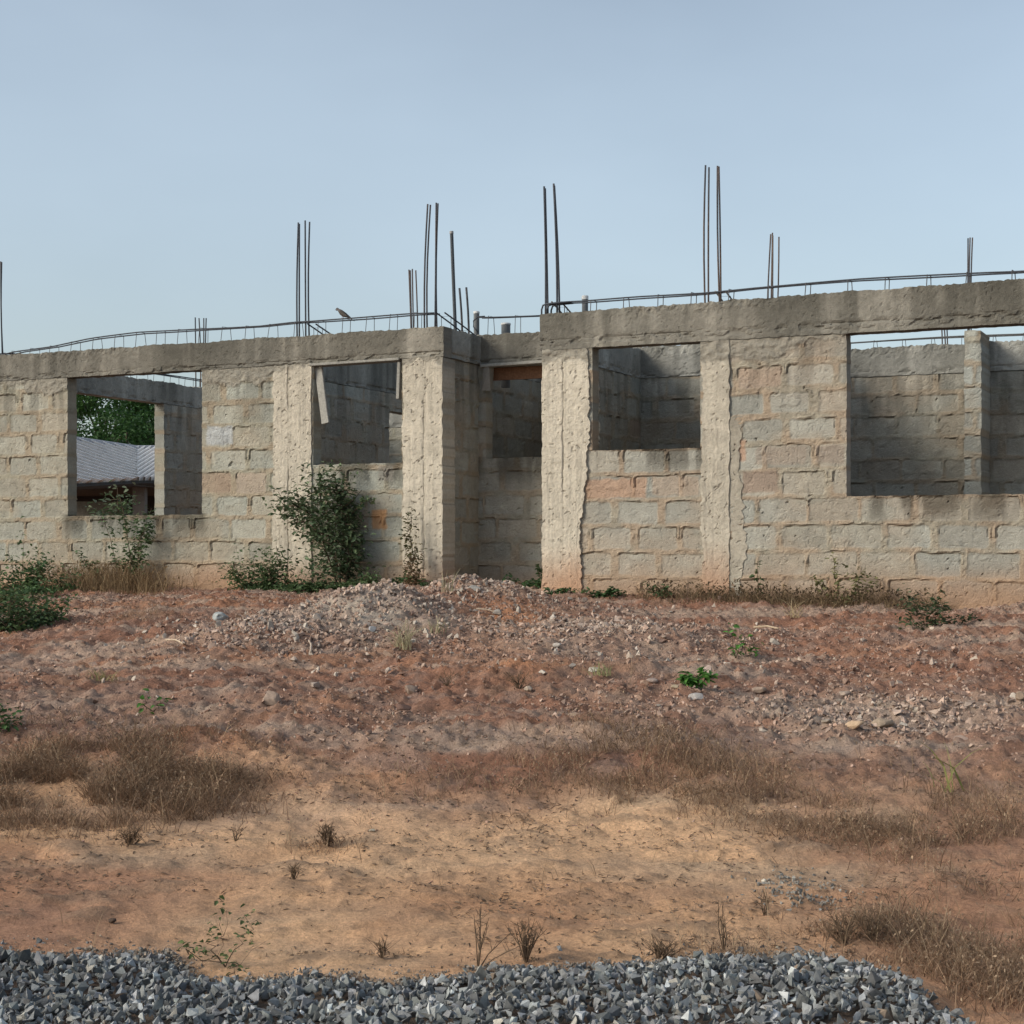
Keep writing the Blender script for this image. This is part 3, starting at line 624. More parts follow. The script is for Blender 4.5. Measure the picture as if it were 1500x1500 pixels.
V, F = loft(sp_); t = ss(-.05, .02, V[:, 0]); bird.scale = (1.12,)*3; C = mix(np.array((.13, .12, .12)), np.array((.09, .08, .07)), t)*(.9+.3*ss(.03, .0, V[:, 2]))[:, None]
mk('body', V, F, M_feather, bird, C, True)
for s_ in (-1, 1):
    A = Acc(); V, F = loft([(-.03, .048, .004, .008), (-.01, .038, .006, .018), (.02, .024, .006, .016), (.05, .006, .004, .008), (.07, -.006, .002, .003)]); V[:, 1] += s_*.024; A.add(V, F, (.07, .062, .055)); A.build('wing', M_feather, bird, True)
    A = Acc(); V, F = tube([(.002, s_*.01, .012), (.0, s_*.011, -.012)], .0022, 5); A.add(V, F, (.25, .12, .10)); A.build('leg', M_feather, bird)
    A = Acc(); V, F = tube([(-.0625, s_*.0115, .076), (-.0625, s_*.0135, .076)], .0025, 6); A.add(V, F, (.01, .01, .01)); A.build('eye', M_feather, bird)
A = Acc(); V, F = tube([(-.070, 0, .071), (-.084, 0, .067)], [.003, .0006], 6); A.add(V, F, (.05, .05, .05)); A.build('beak', M_feather, bird)

# ------------------------------------------------------------------ plants
def leaves(P, size, c0, c1, seed, droop=.4, aspect=.62, out=None):
    """folded leaf of four quads halves; vectorised"""
    r = np.random.RandomState(seed); n = len(P)
    L = size*r.uniform(.6, 1.25, n); a = r.uniform(0, 2*math.pi, n); el = r.uniform(-1, .6, n)*droop*1.6
    d = np.stack([np.cos(a)*np.cos(el), np.sin(a)*np.cos(el), np.sin(el)], -1)
    if out is not None: d = d+out*.7; d /= np.linalg.norm(d, axis=1)[:, None]
    up = np.stack([r.normal(0, .45, n), r.normal(0, .45, n), np.ones(n)], -1); s = np.cross(d, up); s /= np.linalg.norm(s, axis=1)[:, None]+1e-9; nn = np.cross(s, d)
    W = L*aspect/2
    def pt(al, si, h): return P+d*(L*al)[:, None]+s*(W*si)[:, None]+nn*(W*h)[:, None]
    V = np.stack([pt(0, 0, 0), pt(.35, 1, .35), pt(.5, 0, -.1), pt(.35, -1, .35), pt(.78, .62, .1), pt(1, 0, -.45), pt(.78, -.62, .1)], 1).reshape(-1, 3)
    b = (np.arange(n)*7)[:, None]
    Q = np.concatenate([b+np.array((0, 2, 1, 1)), ], 0)
    T = np.concatenate([b+np.array((0, 2, 1)), b+np.array((0, 3, 2))]); Q = np.concatenate([b+np.array((1, 2, 5, 4)), b+np.array((3, 6, 5, 2))])
    k = r.rand(n)[:, None]; C = (np.array(c0)*(1-k)+np.array(c1)*k)*r.uniform(.7, 1.25, (n, 1))
    return V, [T, Q], np.repeat(C, 7, 0)
def blades(P, h, lean, c0, c1, seed, w=.004, curve=.6):
    r = np.random.RandomState(seed); n = len(P); a = r.uniform(0, 2*math.pi, n); H = h*r.uniform(.45, 1.15, n); le = lean*r.uniform(.2, 1.3, n)
    d = np.stack([np.cos(a), np.sin(a), 0*a], -1); b_ = r.uniform(0, math.pi, n); s = np.stack([np.cos(b_), np.sin(b_)*.5, 0*a], -1)
    up = np.array((0, 0, 1.)); V = []
    for t, ww in ((0, 1), (.4, .85), (.75, .55), (1, .08)):
        c = P+up*(H*(t-curve*.35*t*t*le))[:, None]+d*(H*le*t**1.7)[:, None]
        V += [c-s*(w*ww/2), c+s*(w*ww/2)]
    V = np.stack(V, 1).reshape(-1, 3); b = (np.arange(n)*8)[:, None]
    Q = np.concatenate([b+np.array((0, 1, 3, 2)), b+np.array((2, 3, 5, 4)), b+np.array((4, 5, 7, 6))])
    k = r.rand(n)[:, None]; C = (np.array(c0)*(1-k)+np.array(c1)*k)*r.uniform(.7, 1.3, (n, 1))
    return V, [Q], np.repeat(C, 8, 0)
G0 = (.045, .085, .036); G1 = (.11, .17, .07); GB0 = (.06, .16, .03); GB1 = (.10, .24, .05); YG = (.17, .19, .07); BR0 = (.13, .085, .05); BR1 = (.26, .19, .115)
def shrub(name, label, cat, base, stems, nl, size, c0, c1, seed, group=None, spread=.10, stem_c=(.10, .075, .05), sr=.006, droop=.4, aspect=.62):
    """stems: list of world polylines relative to base, leaves sit in clumps along them"""
    r = np.random.RandomState(seed); root = empty(name, base, label, cat, group); A = Acc(); pts = []; wts = []
    for st, wgt, sprd in stems:
        st = np.array(st, float); m = 8; tt = np.linspace(0, len(st)-1, m); P = np.stack([np.interp(tt, np.arange(len(st)), st[:, i]) for i in range(3)], -1)
        P[1:-1] += r.normal(0, .012, (m-2, 3)); V, F = tube(P, np.linspace(sr, sr*.35, m), 5); A.add(V, F, stem_c)
        k = int(nl*wgt); q = r.uniform(.12, 1, k)*(m-1); i = np.minimum(q.astype(int), m-2); f = (q-i)[:, None]; c = P[i]*(1-f)+P[i+1]*f
        # clumped offsets + twigs
        nc = max(3, k//14); cc = r.normal(0, sprd, (nc, 3))*(1, .8, 1); ci = r.randint(0, nc, k); off = cc[ci]*r.uniform(.5, 1.1, (k, 1))+r.normal(0, sprd*.28, (k, 3))
        pts.append(c+off)
        for t in range(min(nc, 40)):
            j = r.randint(1, m-1); tip = P[j]+cc[t]; V, F = tube([P[j], (P[j]+tip)/2+r.normal(0, .01, 3), tip], [sr*.4, sr*.3, sr*.2], 4); A.add(V, F, stem_c)
    P = np.concatenate(pts)
    # keep leaves above the soil
    zg = gz(P[:, 0]+base[0], P[:, 1]+base[1])-base[2]; P[:, 2] = np.maximum(P[:, 2], zg+.01+r.uniform(0, .05, len(P)))
    V, F, C = leaves(P, size, c0, c1, seed+1, droop, aspect)
    mk('foliage', V, F, M_leaf, root, C); A.build('stem', M_bark, root, True)
    return root
def wpt(px, py, v):
    """world point on the plane parallel to the facade at local depth v"""
    u = U(px, v); X, Y = l2w(u, v); return np.array((X, Y, EYE+(805-py)/2400*Y))
def st(pix, v, base, dv=None):
    return [wpt(px, py, v+(dv[i] if dv else 0))-base for i, (px, py) in enumerate(pix)]
def basept(px, v):
    u = U(px, v); X, Y = l2w(u, v); return np.array((X, Y, float(gz(X, Y))))
b = basept(500, -.28)
shrub('climbing_shrub', 'tall dark green leafy shrub climbing the wall under the small window', 'shrub', b, [
    (st([(498, 870), (478, 800), (455, 750), (420, 740)], -.28, b), .20, .11), (st([(500, 870), (490, 800), (470, 740), (470, 700)], -.25, b), .28, .13),
    (st([(505, 870), (510, 800), (505, 750), (490, 700)], -.22, b), .26, .12), (st([(500, 870), (520, 820), (512, 760), (500, 720)], -.2, b), .18, .10), (st([(490, 790), (455, 770), (425, 755), (412, 735)], -.25, b), .06, .07), (st([(505, 760), (530, 735), (545, 728)], -.2, b), .012, .03)],
    3000, .056, (.05, .085, .042), (.14, .19, .10), 41, sr=.011)
b = basept(400, -.45)
shrub('low_bush', 'low dark green bush spreading along the wall foot left of the climbing shrub', 'bush', b, [
    (st([(400, 885), (370, 860), (345, 835)], -.45, b), .2, .10), (st([(400, 885), (390, 850), (400, 825)], -.42, b), .25, .11), (st([(400, 885), (430, 870), (460, 862)], -.5, b), .22, .09),
    (st([(430, 885), (500, 872), (545, 862)], -.42, b), .2, .08), (st([(450, 885), (420, 860), (405, 800)], -.36, b), .05, .06), (st([(500, 885), (530, 870), (550, 850)], -.36, b), .12, .08)],
    4000, .043, G0, (.12, .17, .07), 42, sr=.006)
b = basept(555, -.3)
shrub('creeping_weed', 'thin strip of green creeper between the low bush and the slender weed', 'weed', b, [(st([(540, 868), (565, 866), (590, 864)], -.3, b), .5, .04), (st([(570, 868), (610, 868), (640, 870)], -.3, b), .4, .035)], 420, .04, G0, G1, 43, sr=.004)
b = basept(606, -.18)
shrub('slender_weed', 'slender upright weed with browning leaves against the column', 'weed', b, [(st([(606, 872), (604, 830), (602, 790), (602, 750)], -.18, b), .7, .045), (st([(606, 872), (612, 835), (608, 800)], -.18, b), .3, .05)], 360, .040, (.06, .075, .035), (.14, .12, .05), 44, sr=.006)
b = basept(606, -.3)
shrub('dry_weed', 'dead brown weed at the foot of the slender upright weed', 'weed', b, [(st([(606, 874), (604, 850), (606, 815)], -.3, b), 1, .06)], 260, .035, BR0, (.17, .11, .06), 45, sr=.005)
b = basept(190, -.25)
shrub('window_weed', 'sparse green weed growing up across the large left window sill', 'weed', b, [(st([(195, 850), (190, 800), (180, 760), (175, 725)], -.2, b), .35, .07), (st([(195, 850), (205, 790), (215, 765)], -.18, b), .40, .08), (st([(195, 850), (168, 820), (150, 745)], -.22, b), .12, .05), (st([(195, 850), (185, 830), (200, 800)], -.22, b), .13, .08)], 560, .052, G0, G1, 46, sr=.006)
b = basept(135, -.3)
shrub('sprawling_weed', 'thin green sprig leaning left beside the dry brush under the left window', 'weed', b, [(st([(150, 855), (128, 830), (108, 808)], -.3, b), .6, .035), (st([(150, 855), (138, 835), (136, 820)], -.3, b), .4, .03)], 110, .048, G0, G1, 47, sr=.005)
b = basept(50, -.8)
shrub('green_bush', 'dense green bush at the left edge in front of the wall', 'bush', b, [
    (st([(50, 900), (30, 870), (20, 840)], -.9, b), .25, .15), (st([(50, 900), (50, 860), (55, 835)], -.8, b), .25, .13), (st([(50, 900), (80, 875), (95, 850)], -.7, b), .22, .12), (st([(40, 930), (20, 915), (0, 900)], -1.1, b), .18, .14), (st([(50, 920), (45, 900), (50, 880)], -1.2, b), .10, .14)],
    3200, .048, G0, (.11, .19, .07), 48, sr=.008)
X, Y, Z = hit(25, 925); b = np.array((X, Y, Z))
shrub('green_bush', 'second green bush spreading down the slope below the first at the left edge', 'bush', b, [([(0, 0, 0), (-.1, .3, .12), (-.2, .5, .22)], .3, .12), ([(0, 0, 0), (.05, .5, .1), (.1, .8, .15)], .3, .10), ([(0, 0, 0), (-.3, .1, .15), (-.45, .1, .25)], .4, .14)], 2400, .044, G0, (.12, .18, .07), 62, sr=.007)
b = basept(20, -1.6)
shrub('yellowing_bush', 'low yellowing weeds below the dense green bush at the left edge', 'weed', b, [(st([(20, 965), (10, 945), (-10, 930)], -1.7, b), .4, .12), (st([(20, 965), (45, 950), (60, 938)], -1.7, b), .3, .09), (st([(20, 975), (0, 965), (-20, 950)], -2.0, b), .3, .12)], 700, .045, (.07, .09, .035), (.16, .14, .06), 49, sr=.005)
b = basept(760, .35)
shrub('recess_creeper', 'green creeper on the rubble inside the doorway recess', 'weed', b, [(st([(760, 862), (745, 858), (738, 855)], .3, b), .3, .045), (st([(760, 868), (780, 866), (796, 868)], .1, b), .4, .05), (st([(790, 860), (790, 840), (786, 828)], .45, b), .1, .035)], 420, .045, G0, (.06, .12, .04), 50, sr=.005)
b = basept(860, -.22)
shrub('wall_foot_creeper', 'low green creeper at the foot of the wide pale column and wall right of it', 'weed', b, [(st([(850, 885), (820, 878), (800, 874)], -.2, b), .35, .035), (st([(860, 885), (880, 882), (905, 878)], -.22, b), .5, .04), (st([(895, 880), (897, 868), (896, 862)], -.2, b), .1, .02)], 430, .042, G0, (.06, .12, .04), 51, sr=.004)
b = basept(965, -.2)
shrub('small_sprig', 'small dark green sprig at the wall under the middle window', 'weed', b, [(st([(970, 885), (962, 865), (950, 858)], -.2, b), .5, .035), (st([(970, 885), (975, 870), (970, 850)], -.2, b), .4, .03)], 100, .045, G0, G1, 52, sr=.004)
b = basept(1240, -.22)
shrub('olive_weed', 'sparse olive green weed standing against the right wall below the wide opening', 'weed', b, [(st([(1235, 895), (1205, 860), (1190, 845)], -.22, b), .22, .05), (st([(1235, 895), (1225, 850), (1220, 815)], -.22, b), .25, .05), (st([(1240, 895), (1255, 860), (1262, 830)], -.22, b), .3, .05), (st([(1240, 895), (1272, 860), (1285, 845)], -.22, b), .2, .04)], 300, .042, (.09, .10, .04), (.20, .19, .08), 53, sr=.0045)
b = basept(1115, -.2)
shrub('small_sprig', 'tiny two leaved sprig at the wall just right of the narrow column', 'weed', b, [(st([(1118, 890), (1112, 850), (1110, 822)], -.2, b), 1, .022)], 26, .05, G0, G1, 54, sr=.004)
X, Y, Z = hit(1362, 915); b = np.array((X, Y, Z))
shrub('dark_weed', 'dark green weed clump on the red soil near the right wall', 'weed', b, [([(0, 0, 0), (-.08, 0, .08), (-.15, 0, .14)], .4, .07), ([(0, 0, 0), (.05, 0, .07), (.12, .05, .10)], .4, .07), ([(0, 0, 0), (.25, .1, .03), (.4, .2, .05)], .2, .05)], 420, .04, G0, (.07, .08, .04), 55, sr=.004)
for (px, py, hh, n_, lab, sd) in ((1078, 968, .2, 26, 'upright bright green sprout on the rubble right of the middle', 56), (1095, 962, .09, 30, 'small bright green sprout beside the upright one on the rubble', 57), (1012, 1008, .06, 150, 'bright green low clump on the gravel next to a flat pale stone', 58),
                              (222, 1046, .06, 14, 'single green leaf tuft above the brown grass on the left', 59)):
    X, Y, Z = hit(px, py); b = np.array((X, Y, Z))
    shrub('green_sprout', lab, 'plant', b, [([(0, 0, 0), (-.02, 0, hh*.6), (-.03, 0, hh)], .5, .028), ([(0, 0, 0), (.03, 0, hh*.5), (.05, 0, hh*.8)], .5, .028)], n_, .045, GB0, GB1, sd, sr=.0035, group='green sprouts on the slope')
X, Y, Z = hit(330, 1418); b = np.array((X, Y, Z))
shrub('roadside_weed', 'leafy green weed with thin stems rising from the ballast edge on the left', 'weed', b, [([(0, 0, 0), (-.05, .02, .07), (-.02, .03, .14)], .35, .035), ([(0, 0, 0), (.06, 0, .09), (.08, .02, .17)], .3, .03), ([(0, 0, 0), (-.09, 0, .04), (-.12, 0, .07)], .2, .03), ([(.02, -.1, 0), (.06, -.12, .03), (.03, -.15, .05)], .15, .04)], 130, .020, (.05, .08, .03), (.13, .17, .06), 60, sr=.002)
X, Y, Z = hit(0, 1075); b = np.array((X, Y, Z))
shrub('green_tuft', 'small green leafy tuft above the brown grass at the left edge', 'plant', b, [([(0, 0, 0), (-.03, 0, .06), (0, 0, .1)], .5, .06), ([(0, 0, 0), (-.12, 0, .05), (-.16, 0, .08)], .5, .06)], 260, .03, (.04, .09, .03), (.08, .14, .04), 61, sr=.003)

# dry grass cover: dense beds on the bank
def zone(n, cx, cy, sx, sy, r):
    return np.stack([cx+r.normal(0, sx, n), cy+r.normal(0, sy, n)], -1)
r = np.random.RandomState(77); ZP = []; ZH = []
def addz(px, py, n, sxp, sy, h):
    X, Y, Z = hit(px, py); q = zone(int(n*1.9), X, Y, sxp/2400*Y*1.25, sy*1.3, r)
    m = fbm(q[:, 0]*4.5, q[:, 1]*6, 4, 91) > .47; q = q[m]; ZP.append(q); ZH.append(np.full(len(q), h))
for px, py, n_, sx, sy, h in ((0, 1170, 4600, 60, .2, .17), (90, 1170, 5200, 60, .2, .17), (190, 1165, 5200, 60, .2, .17), (290, 1150, 3400, 45, .18, .13), (60, 1110, 3400, 80, .2, .13), (230, 1100, 900, 80, .2, .10),
                          (700, 1150, 700, 60, .25, .08), (800, 1120, 900, 70, .25, .10), (900, 1110, 1500, 60, .25, .13), (980, 1130, 1500, 50, .22, .14), (1080, 1150, 1400, 50, .2, .13), (1180, 1200, 1300, 50, .15, .09), (1270, 1210, 1300, 50, .15, .10),
                          (1360, 1225, 1500, 50, .17, .12), (1450, 1200, 1000, 50, .2, .13), (1480, 1370, 1800, 50, .2, .14), (1400, 1400, 1600, 45, .15, .12), (1460, 1450, 1500, 40, .12, .13), (1240, 1370, 700, 50, .1, .07), (1330, 1370, 900, 50, .12, .09), (1060, 1400, 500, 50, .08, .05),
                          (700, 1050, 300, 120, .3, .06), (150, 1000, 260, 30, .15, .07), (200, 905, 500, 30, .25, .17), (470, 1235, 350, 25, .06, .06), (600, 1160, 400, 70, .2, .05), (850, 985, 320, 50, .2, .07)):
    addz(px, py, n_, sx, sy, h)
Q = np.concatenate(ZP); Hh = np.concatenate(ZH); P = np.stack([Q[:, 0], Q[:, 1], gz(Q[:, 0], Q[:, 1])-.005], -1)
keep = w2l(Q[:, 0], Q[:, 1])[1] < -.05; P = P[keep]; Hh = Hh[keep]
sel = r.rand(len(P)) < .62; P = P[sel]; Hh = Hh[sel]
V, F, C = blades(P, Hh*r.uniform(.6, 1.2, len(P)), 1.6, (.135, .080, .052), (.35, .235, .15), 78, w=.003, curve=1.0)
A = Acc(); A.add(V, F, C)
# seed heads and crumbled leaves caught in the grass
k = r.rand(len(P)) < .3; P2 = P[k]+np.stack([r.normal(0, .02, k.sum()), r.normal(0, .02, k.sum()), Hh[k]*r.uniform(.1, .8, k.sum())], -1)
V, F, C = leaves(P2, .014, (.16, .11, .075), (.38, .28, .19), 79, 1.0, .5); A.add(V, F, C)
# taller single stalks standing out of the mat and thinly over the sand
k = r.rand(len(P)) < .03; V, F, C = blades(P[k], .19, .7, (.20, .135, .085), (.42, .31, .20), 95, w=.0026, curve=.8); A.add(V, F, C)
Xs = r.uniform(-2.6, 2.6, 420); Ys = r.uniform(5.3, 7.8, 420); m = fbm(Xs*1.5, Ys*2.5, 3, 96)+.12*(Xs > .5) > .52; Xs, Ys = Xs[m], Ys[m]
V, F, C = blades(np.stack([Xs, Ys, gz(Xs, Ys)], -1), .15, .8, (.13, .09, .055), (.36, .26, .16), 97, w=.0022, curve=.9); A.add(V, F, C)
tag(A.build('dry_grass', M_grass), 'brown withered grass covering the bank and the corner by the ballast', 'grass', kind='stuff')
# dry brush along the right wall foot
r = np.random.RandomState(81); uu = r.uniform(U(940), U(1400), 3800); dens = np.exp(-((uu-U(1170))/1.1)**2); kk = r.rand(len(uu)) < dens*.85+.15; uu = uu[kk]; vv = -.08-np.abs(r.normal(0, .16, len(uu)))
X, Y = l2w(uu, vv); P = np.stack([X, Y, gz(X, Y)-.01], -1)
A = Acc(); V, F, C = blades(P, .15, 1.0, (.10, .065, .042), (.26, .19, .11), 82, w=.004); A.add(V, F, C)
k = r.rand(len(P)) < .6; P2 = P[k]+np.stack([r.normal(0, .03, k.sum()), r.normal(0, .03, k.sum()), r.uniform(.02, .17, k.sum())], -1)
V, F, C = leaves(P2, .03, (.06, .045, .03), (.17, .12, .07), 83, 1.0, .55); A.add(V, F, C)
tag(A.build('dry_brush', M_grass), 'tangled dead brown brush along the foot of the right wall', 'brush', kind='stuff')
# dry brush under the left window
r = np.random.RandomState(84); n_ = 1500; uu = U(190)+r.normal(0, .38, n_); vv = -.15-np.abs(r.normal(0, .28, n_)); X, Y = l2w(uu, vv); P = np.stack([X, Y, gz(X, Y)-.01], -1)
A = Acc(); V, F, C = blades(P, .36, .8, (.14, .09, .05), (.32, .23, .13), 85, w=.005); A.add(V, F, C)
k = r.rand(len(P)) < .5; P2 = P[k]+np.stack([r.normal(0, .05, k.sum()), r.normal(0, .05, k.sum()), r.uniform(.03, .3, k.sum())], -1)
V, F, C = leaves(P2, .035, (.12, .08, .045), (.28, .19, .10), 86, 1.0, .45); A.add(V, F, C)
tag(A.build('dry_brush', M_grass), 'tall straw coloured brush at the wall under the large left window', 'brush')

def twig(px, py, h, wdt, n_, lab, sd, c=(.13, .09, .06), leaf=0, group='dry twiggy weeds on the sand'):
    X, Y, Z = hit(px, py); r = np.random.RandomState(sd); A = Acc()
    for i in range(n_):
        a = r.uniform(0, 2*math.pi); L = h*r.uniform(.5, 1.1); le = wdt*r.uniform(.1, 1.0)
        p = [np.array((0, 0, -.01)), np.array((math.cos(a)*le*.35, math.sin(a)*le*.3, L*.45))+r.normal(0, .006, 3), np.array((math.cos(a)*le, math.sin(a)*le*.7, L))]
        V, F = tube(p, [.0022, .0016, .0008], 4); A.add(V, F, np.array(c)*r.uniform(.7, 1.5))
        for j in range(3):
            q = p[1]+(p[2]-p[1])*r.uniform(0, .9); V, F = tube([q, q+np.array((r.normal(0, .02), r.normal(0, .02), r.uniform(.01, .035)))], [.0012, .0006], 3, False); A.add(V, F, np.array(c)*r.uniform(.8, 1.6))
    P = np.concatenate([r.normal(0, wdt*.4, (max(n_*2, 6), 2)), r.uniform(0, h*.5, (max(n_*2, 6), 1))], 1); V, F, C = leaves(P, .014, (.09, .06, .04), (.2, .14, .09), sd+1, 1, .5); A.add(V, F, C)
    o = A.build('dry_weed', M_grass); o.location = (X, Y, Z); tag(o, lab, 'weed', group); return o
twig(190, 1238, .07, .07, 26, 'small withered weed on the pale sand at the far left', 201)
twig(480, 1240, .08, .06, 30, 'bristly brown weed on the sand left of centre', 202)
twig(560, 1405, .06, .02, 10, 'tiny dark upright stalk near the ballast left of centre', 203)
twig(700, 1418, .16, .16, 9, 'long bare twigs spreading left from the ballast edge at the centre', 204)
twig(770, 1412, .13, .07, 22, 'fan shaped bare weed at the ballast edge just right of the spreading twigs', 205)
twig(965, 1405, .05, .07, 22, 'low dark weed tuft at the ballast edge right of centre', 206)
twig(1060, 1395, .16, .02, 5, 'thin tall straw stalks right of the low dark tuft', 207)
twig(1235, 1385, .1, .09, 24, 'spiky dead weed behind the ballast heap on the right', 208)
twig(1275, 1380, .1, .09, 22, 'second spiky dead weed close right of the first behind the heap', 209)
twig(1120, 1345, .1, .03, 6, 'faint pale stalks on the orange sand right of centre', 210)
twig(430, 1290, .05, .03, 9, 'small dry stalk tuft on bare sand below the bristly weed', 211)
twig(760, 1010, .10, .13, 24, 'dark dead twigs in the hollow below the rubble mound', 212)
twig(655, 1005, .08, .1, 12, 'thin dead twigs left of the hollow below the mound', 213)
twig(345, 1235, .08, .05, 5, 'single bent twig on the sand under the brown grass', 214)
# pale arching grass clumps
def tuft(px, py, n_, h, lab, sd, c0=(.30, .27, .16), c1=(.45, .40, .26), lean=.9, w=.007, name='grass_clump'):
    X, Y, Z = hit(px, py); r = np.random.RandomState(sd); P = np.concatenate([r.normal(0, .03, (n_, 2)), np.zeros((n_, 1))], 1)
    V, F, C = blades(P, h, lean, c0, c1, sd, w=w, curve=1.2); o = mk(name, V, F, M_grass, None, C); o.location = (X, Y, Z); return tag(o, lab, 'grass clump', 'pale grass clumps')
tuft(592, 952, 60, .26, 'pale arching grass clump on the rubble mound', 221)
tuft(655, 870, 16, .24, 'thin upright pale grass spear at the column foot', 222, lean=.5)
tuft(640, 930, 26, .17, 'small pale arching grass clump right of the larger one on the mound', 223)
tuft(885, 990, 40, .10, 'low yellow green grass clump on the gravel right of centre', 224, (.22, .22, .10), (.34, .32, .17))
tuft(1388, 1165, 7, .30, 'green yellow grass blade leaning right on the bank', 225, (.20, .22, .07), (.30, .30, .12), .8, .011)
tuft(150, 1000, 50, .09, 'low yellowish grass clump on the red slope at left', 226, (.20, .17, .08), (.3, .26, .13))
tuft(1165, 905, 26, .3, 'long straw stems fanning out from the right wall foot', 227, (.34, .26, .15), (.5, .4, .25), 1.5, .006)

# sticks
def stick(p0, p1, r_, c, lab, pitch=.0):
    a = np.array(hit(*p0)); b_ = np.array(hit(*p1)); a[2] += .02; b_[2] += .03; m = (a+b_)/2+np.array((0, 0, .01)); L = np.linalg.norm(b_-a)
    V, F = tube([a-m, (a+b_)/2-m+np.array((.01, 0, .012)), b_-m], [r_, r_*.9, r_*.7], 6); A = Acc(); A.add(V, F, c); o = A.build('stick', M_wood); o.location = m; tag(o, lab, 'stick', 'sticks lying on the slope')
stick((698, 899), (732, 905), .007, (.42, .33, .25), 'pale flat stick on the orange side of the rubble mound')
stick((1105, 924), (1140, 932), .009, (.36, .28, .20), 'thin tan stick on the red soil below the narrow column')
stick((243, 945), (268, 950), .007, (.45, .36, .27), 'short pale stick on the red slope at left')
stick((455, 960), (452, 945), .007, (.42, .34, .27), 'tiny upright pale stick on the left flank of the mound')

# crumbs and dead leaf litter over the pale sand
r = np.random.RandomState(91); n_ = 16000; X = r.uniform(-3.2, 3.2, n_); Y = r.uniform(5.2, 8.2, n_); m = r.rand(n_) < ss(.42, .66, fbm(X*2.2, Y*5, 4, 92))*.9+.06; X, Y = X[m], Y[m]
P = np.stack([X, Y, gz(X, Y)+.004], -1); A = Acc(); V, F, C = leaves(P, .022, (.10, .07, .05), (.27, .19, .13), 93, .3, .4); A.add(V, F, C)
k = r.rand(len(P)) < .6; V, F, C = blades(P[k], .035, 2.0, (.12, .085, .055), (.3, .21, .13), 94, w=.002, curve=1.2); A.add(V, F, C)
tag(A.build('leaf_litter', M_grass), 'brown dead leaf bits and stubble strewn over the pale sand', 'litter', kind='stuff')
# larger stones
def stone(px, py, wpx, sq, c, lab, sd, name='stone', ang=0, hole=False):
    X, Y, Z = hit(px, py); R_ = wpx/2400*Y/2; bm = bmesh.new(); bmesh.ops.create_icosphere(bm, subdivisions=3, radius=1)
    r = np.random.RandomState(sd); pl = r.normal(size=(11, 3)); pl /= np.linalg.norm(pl, axis=1)[:, None]; dd = r.uniform(.45, .85, 11)
    for v in bm.verts:
        p = np.array(v.co[:])
        for q, e in zip(pl, dd):
            s_ = p@q-e
            if s_ > 0: p = p-q*s_*.93
        p = p*(1+.05*(fbm(p[0]*3+p[2], p[1]*3, 2, sd)-.5))
        if hole: p[1] += .35*math.exp(-((p[0]-.05)**2+(p[2]-.15)**2)/.03)*(p[1] < 0)
        v.co = p*np.array((1, .75, sq))*R_
    V = np.array([v.co[:] for v in bm.verts]); F = np.array([[v.index for v in f.verts] for f in bm.faces]); bm.free()
    ca, sa = math.cos(ang), math.sin(ang); V = V@np.array([[ca, 0, sa], [0, 1, 0], [-sa, 0, ca]])
    o = mk(name, V, F, M_stone, None, np.broadcast_to(np.array(c)*.8, V.shape)*(.8+.4*fbm(V[:, 0]*20, V[:, 2]*20, 2, sd))[:, None]); o.location = (X, Y, Z+R_*sq*.45)
    tag(o, lab, 'stone', 'larger stones on the slope')
stone(322, 908, 27, .65, (.42, .44, .43), 'white grey concrete lump with a round dent on the left slope', 301, 'concrete_lump', hole=True)
stone(1250, 1066, 36, .35, (.50, .36, .24), 'flat light tan stone on the pale gravel at right', 302, ang=.25)
stone(1293, 1066, 34, .6, (.36, .28, .21), 'rounded brown stone right beside the flat tan one', 303)
stone(1037, 990, 19, 1.2, (.42, .33, .29), 'upright pale pink stone below the green sprouts', 304)
stone(1022, 1024, 30, .45, (.44, .41, .39), 'flat pale grey stone by the bright green clump', 305)
stone(990, 1010, 14, .6, (.50, .42, .30), 'small cream stone left of the bright green clump', 306)
stone(398, 1033, 40, .6, (.33, .25, .20), 'brown wedge shaped stone left of centre above the grass', 307, ang=-.3)
stone(1493, 1024, 18, .9, (.42, .31, .23), 'tan stone at the right edge of the slope', 308)
stone(870, 985, 20, .6, (.52, .48, .40), 'cream white stone beside the low yellow green grass', 309)
stone(695, 866, 20, .6, (.38, .36, .33), 'pale grey stone on top of the rubble in the recess', 310)
stone(728, 905, 18, .6, (.34, .31, .28), 'grey stone near the pale flat stick', 311)
stone(602, 1015, 24, .8, (.33, .25, .20), 'round brown stone below the rubble mound', 312)
stone(515, 1022, 17, .7, (.24, .16, .12), 'dark brown clod left of the round stone', 313)
stone(1112, 1018, 22, .6, (.36, .27, .21), 'tan brown stone right of the bright green clump', 314)
stone(1238, 1018, 20, .5, (.40, .32, .26), 'pale stone lying above the flat tan one', 315)
stone(590, 1040, 26, .5, (.19, .115, .09), 'dark reddish clod under the round brown stone', 316)
stone(545, 925, 16, .6, (.33, .33, .34), 'blue grey stone on the mound left of the arching grass', 317)
stone(815, 948, 16, .6, (.45, .41, .37), 'whitish stone right of the mound', 318)
stone(1210, 1060, 15, .5, (.40, .34, .28), 'small pale stone left of the flat tan one', 319)
stone(462, 1010, 22, .55, (.36, .30, .26), 'pinkish stone at the lower left of the mound', 320)
stone(775, 1012, 17, .6, (.40, .33, .27), 'light stone by the dark dead twigs', 321)
stone(955, 1000, 20, .5, (.36, .28, .24), 'flat pink stone left of the cream one', 322)
stone(165, 1352, 16, .5, (.10, .07, .055), 'dark clod on the sand near the ballast at left', 323)
stone(545, 1218, 10, .5, (.55, .50, .40), 'small white stone on the sand at the centre', 324)
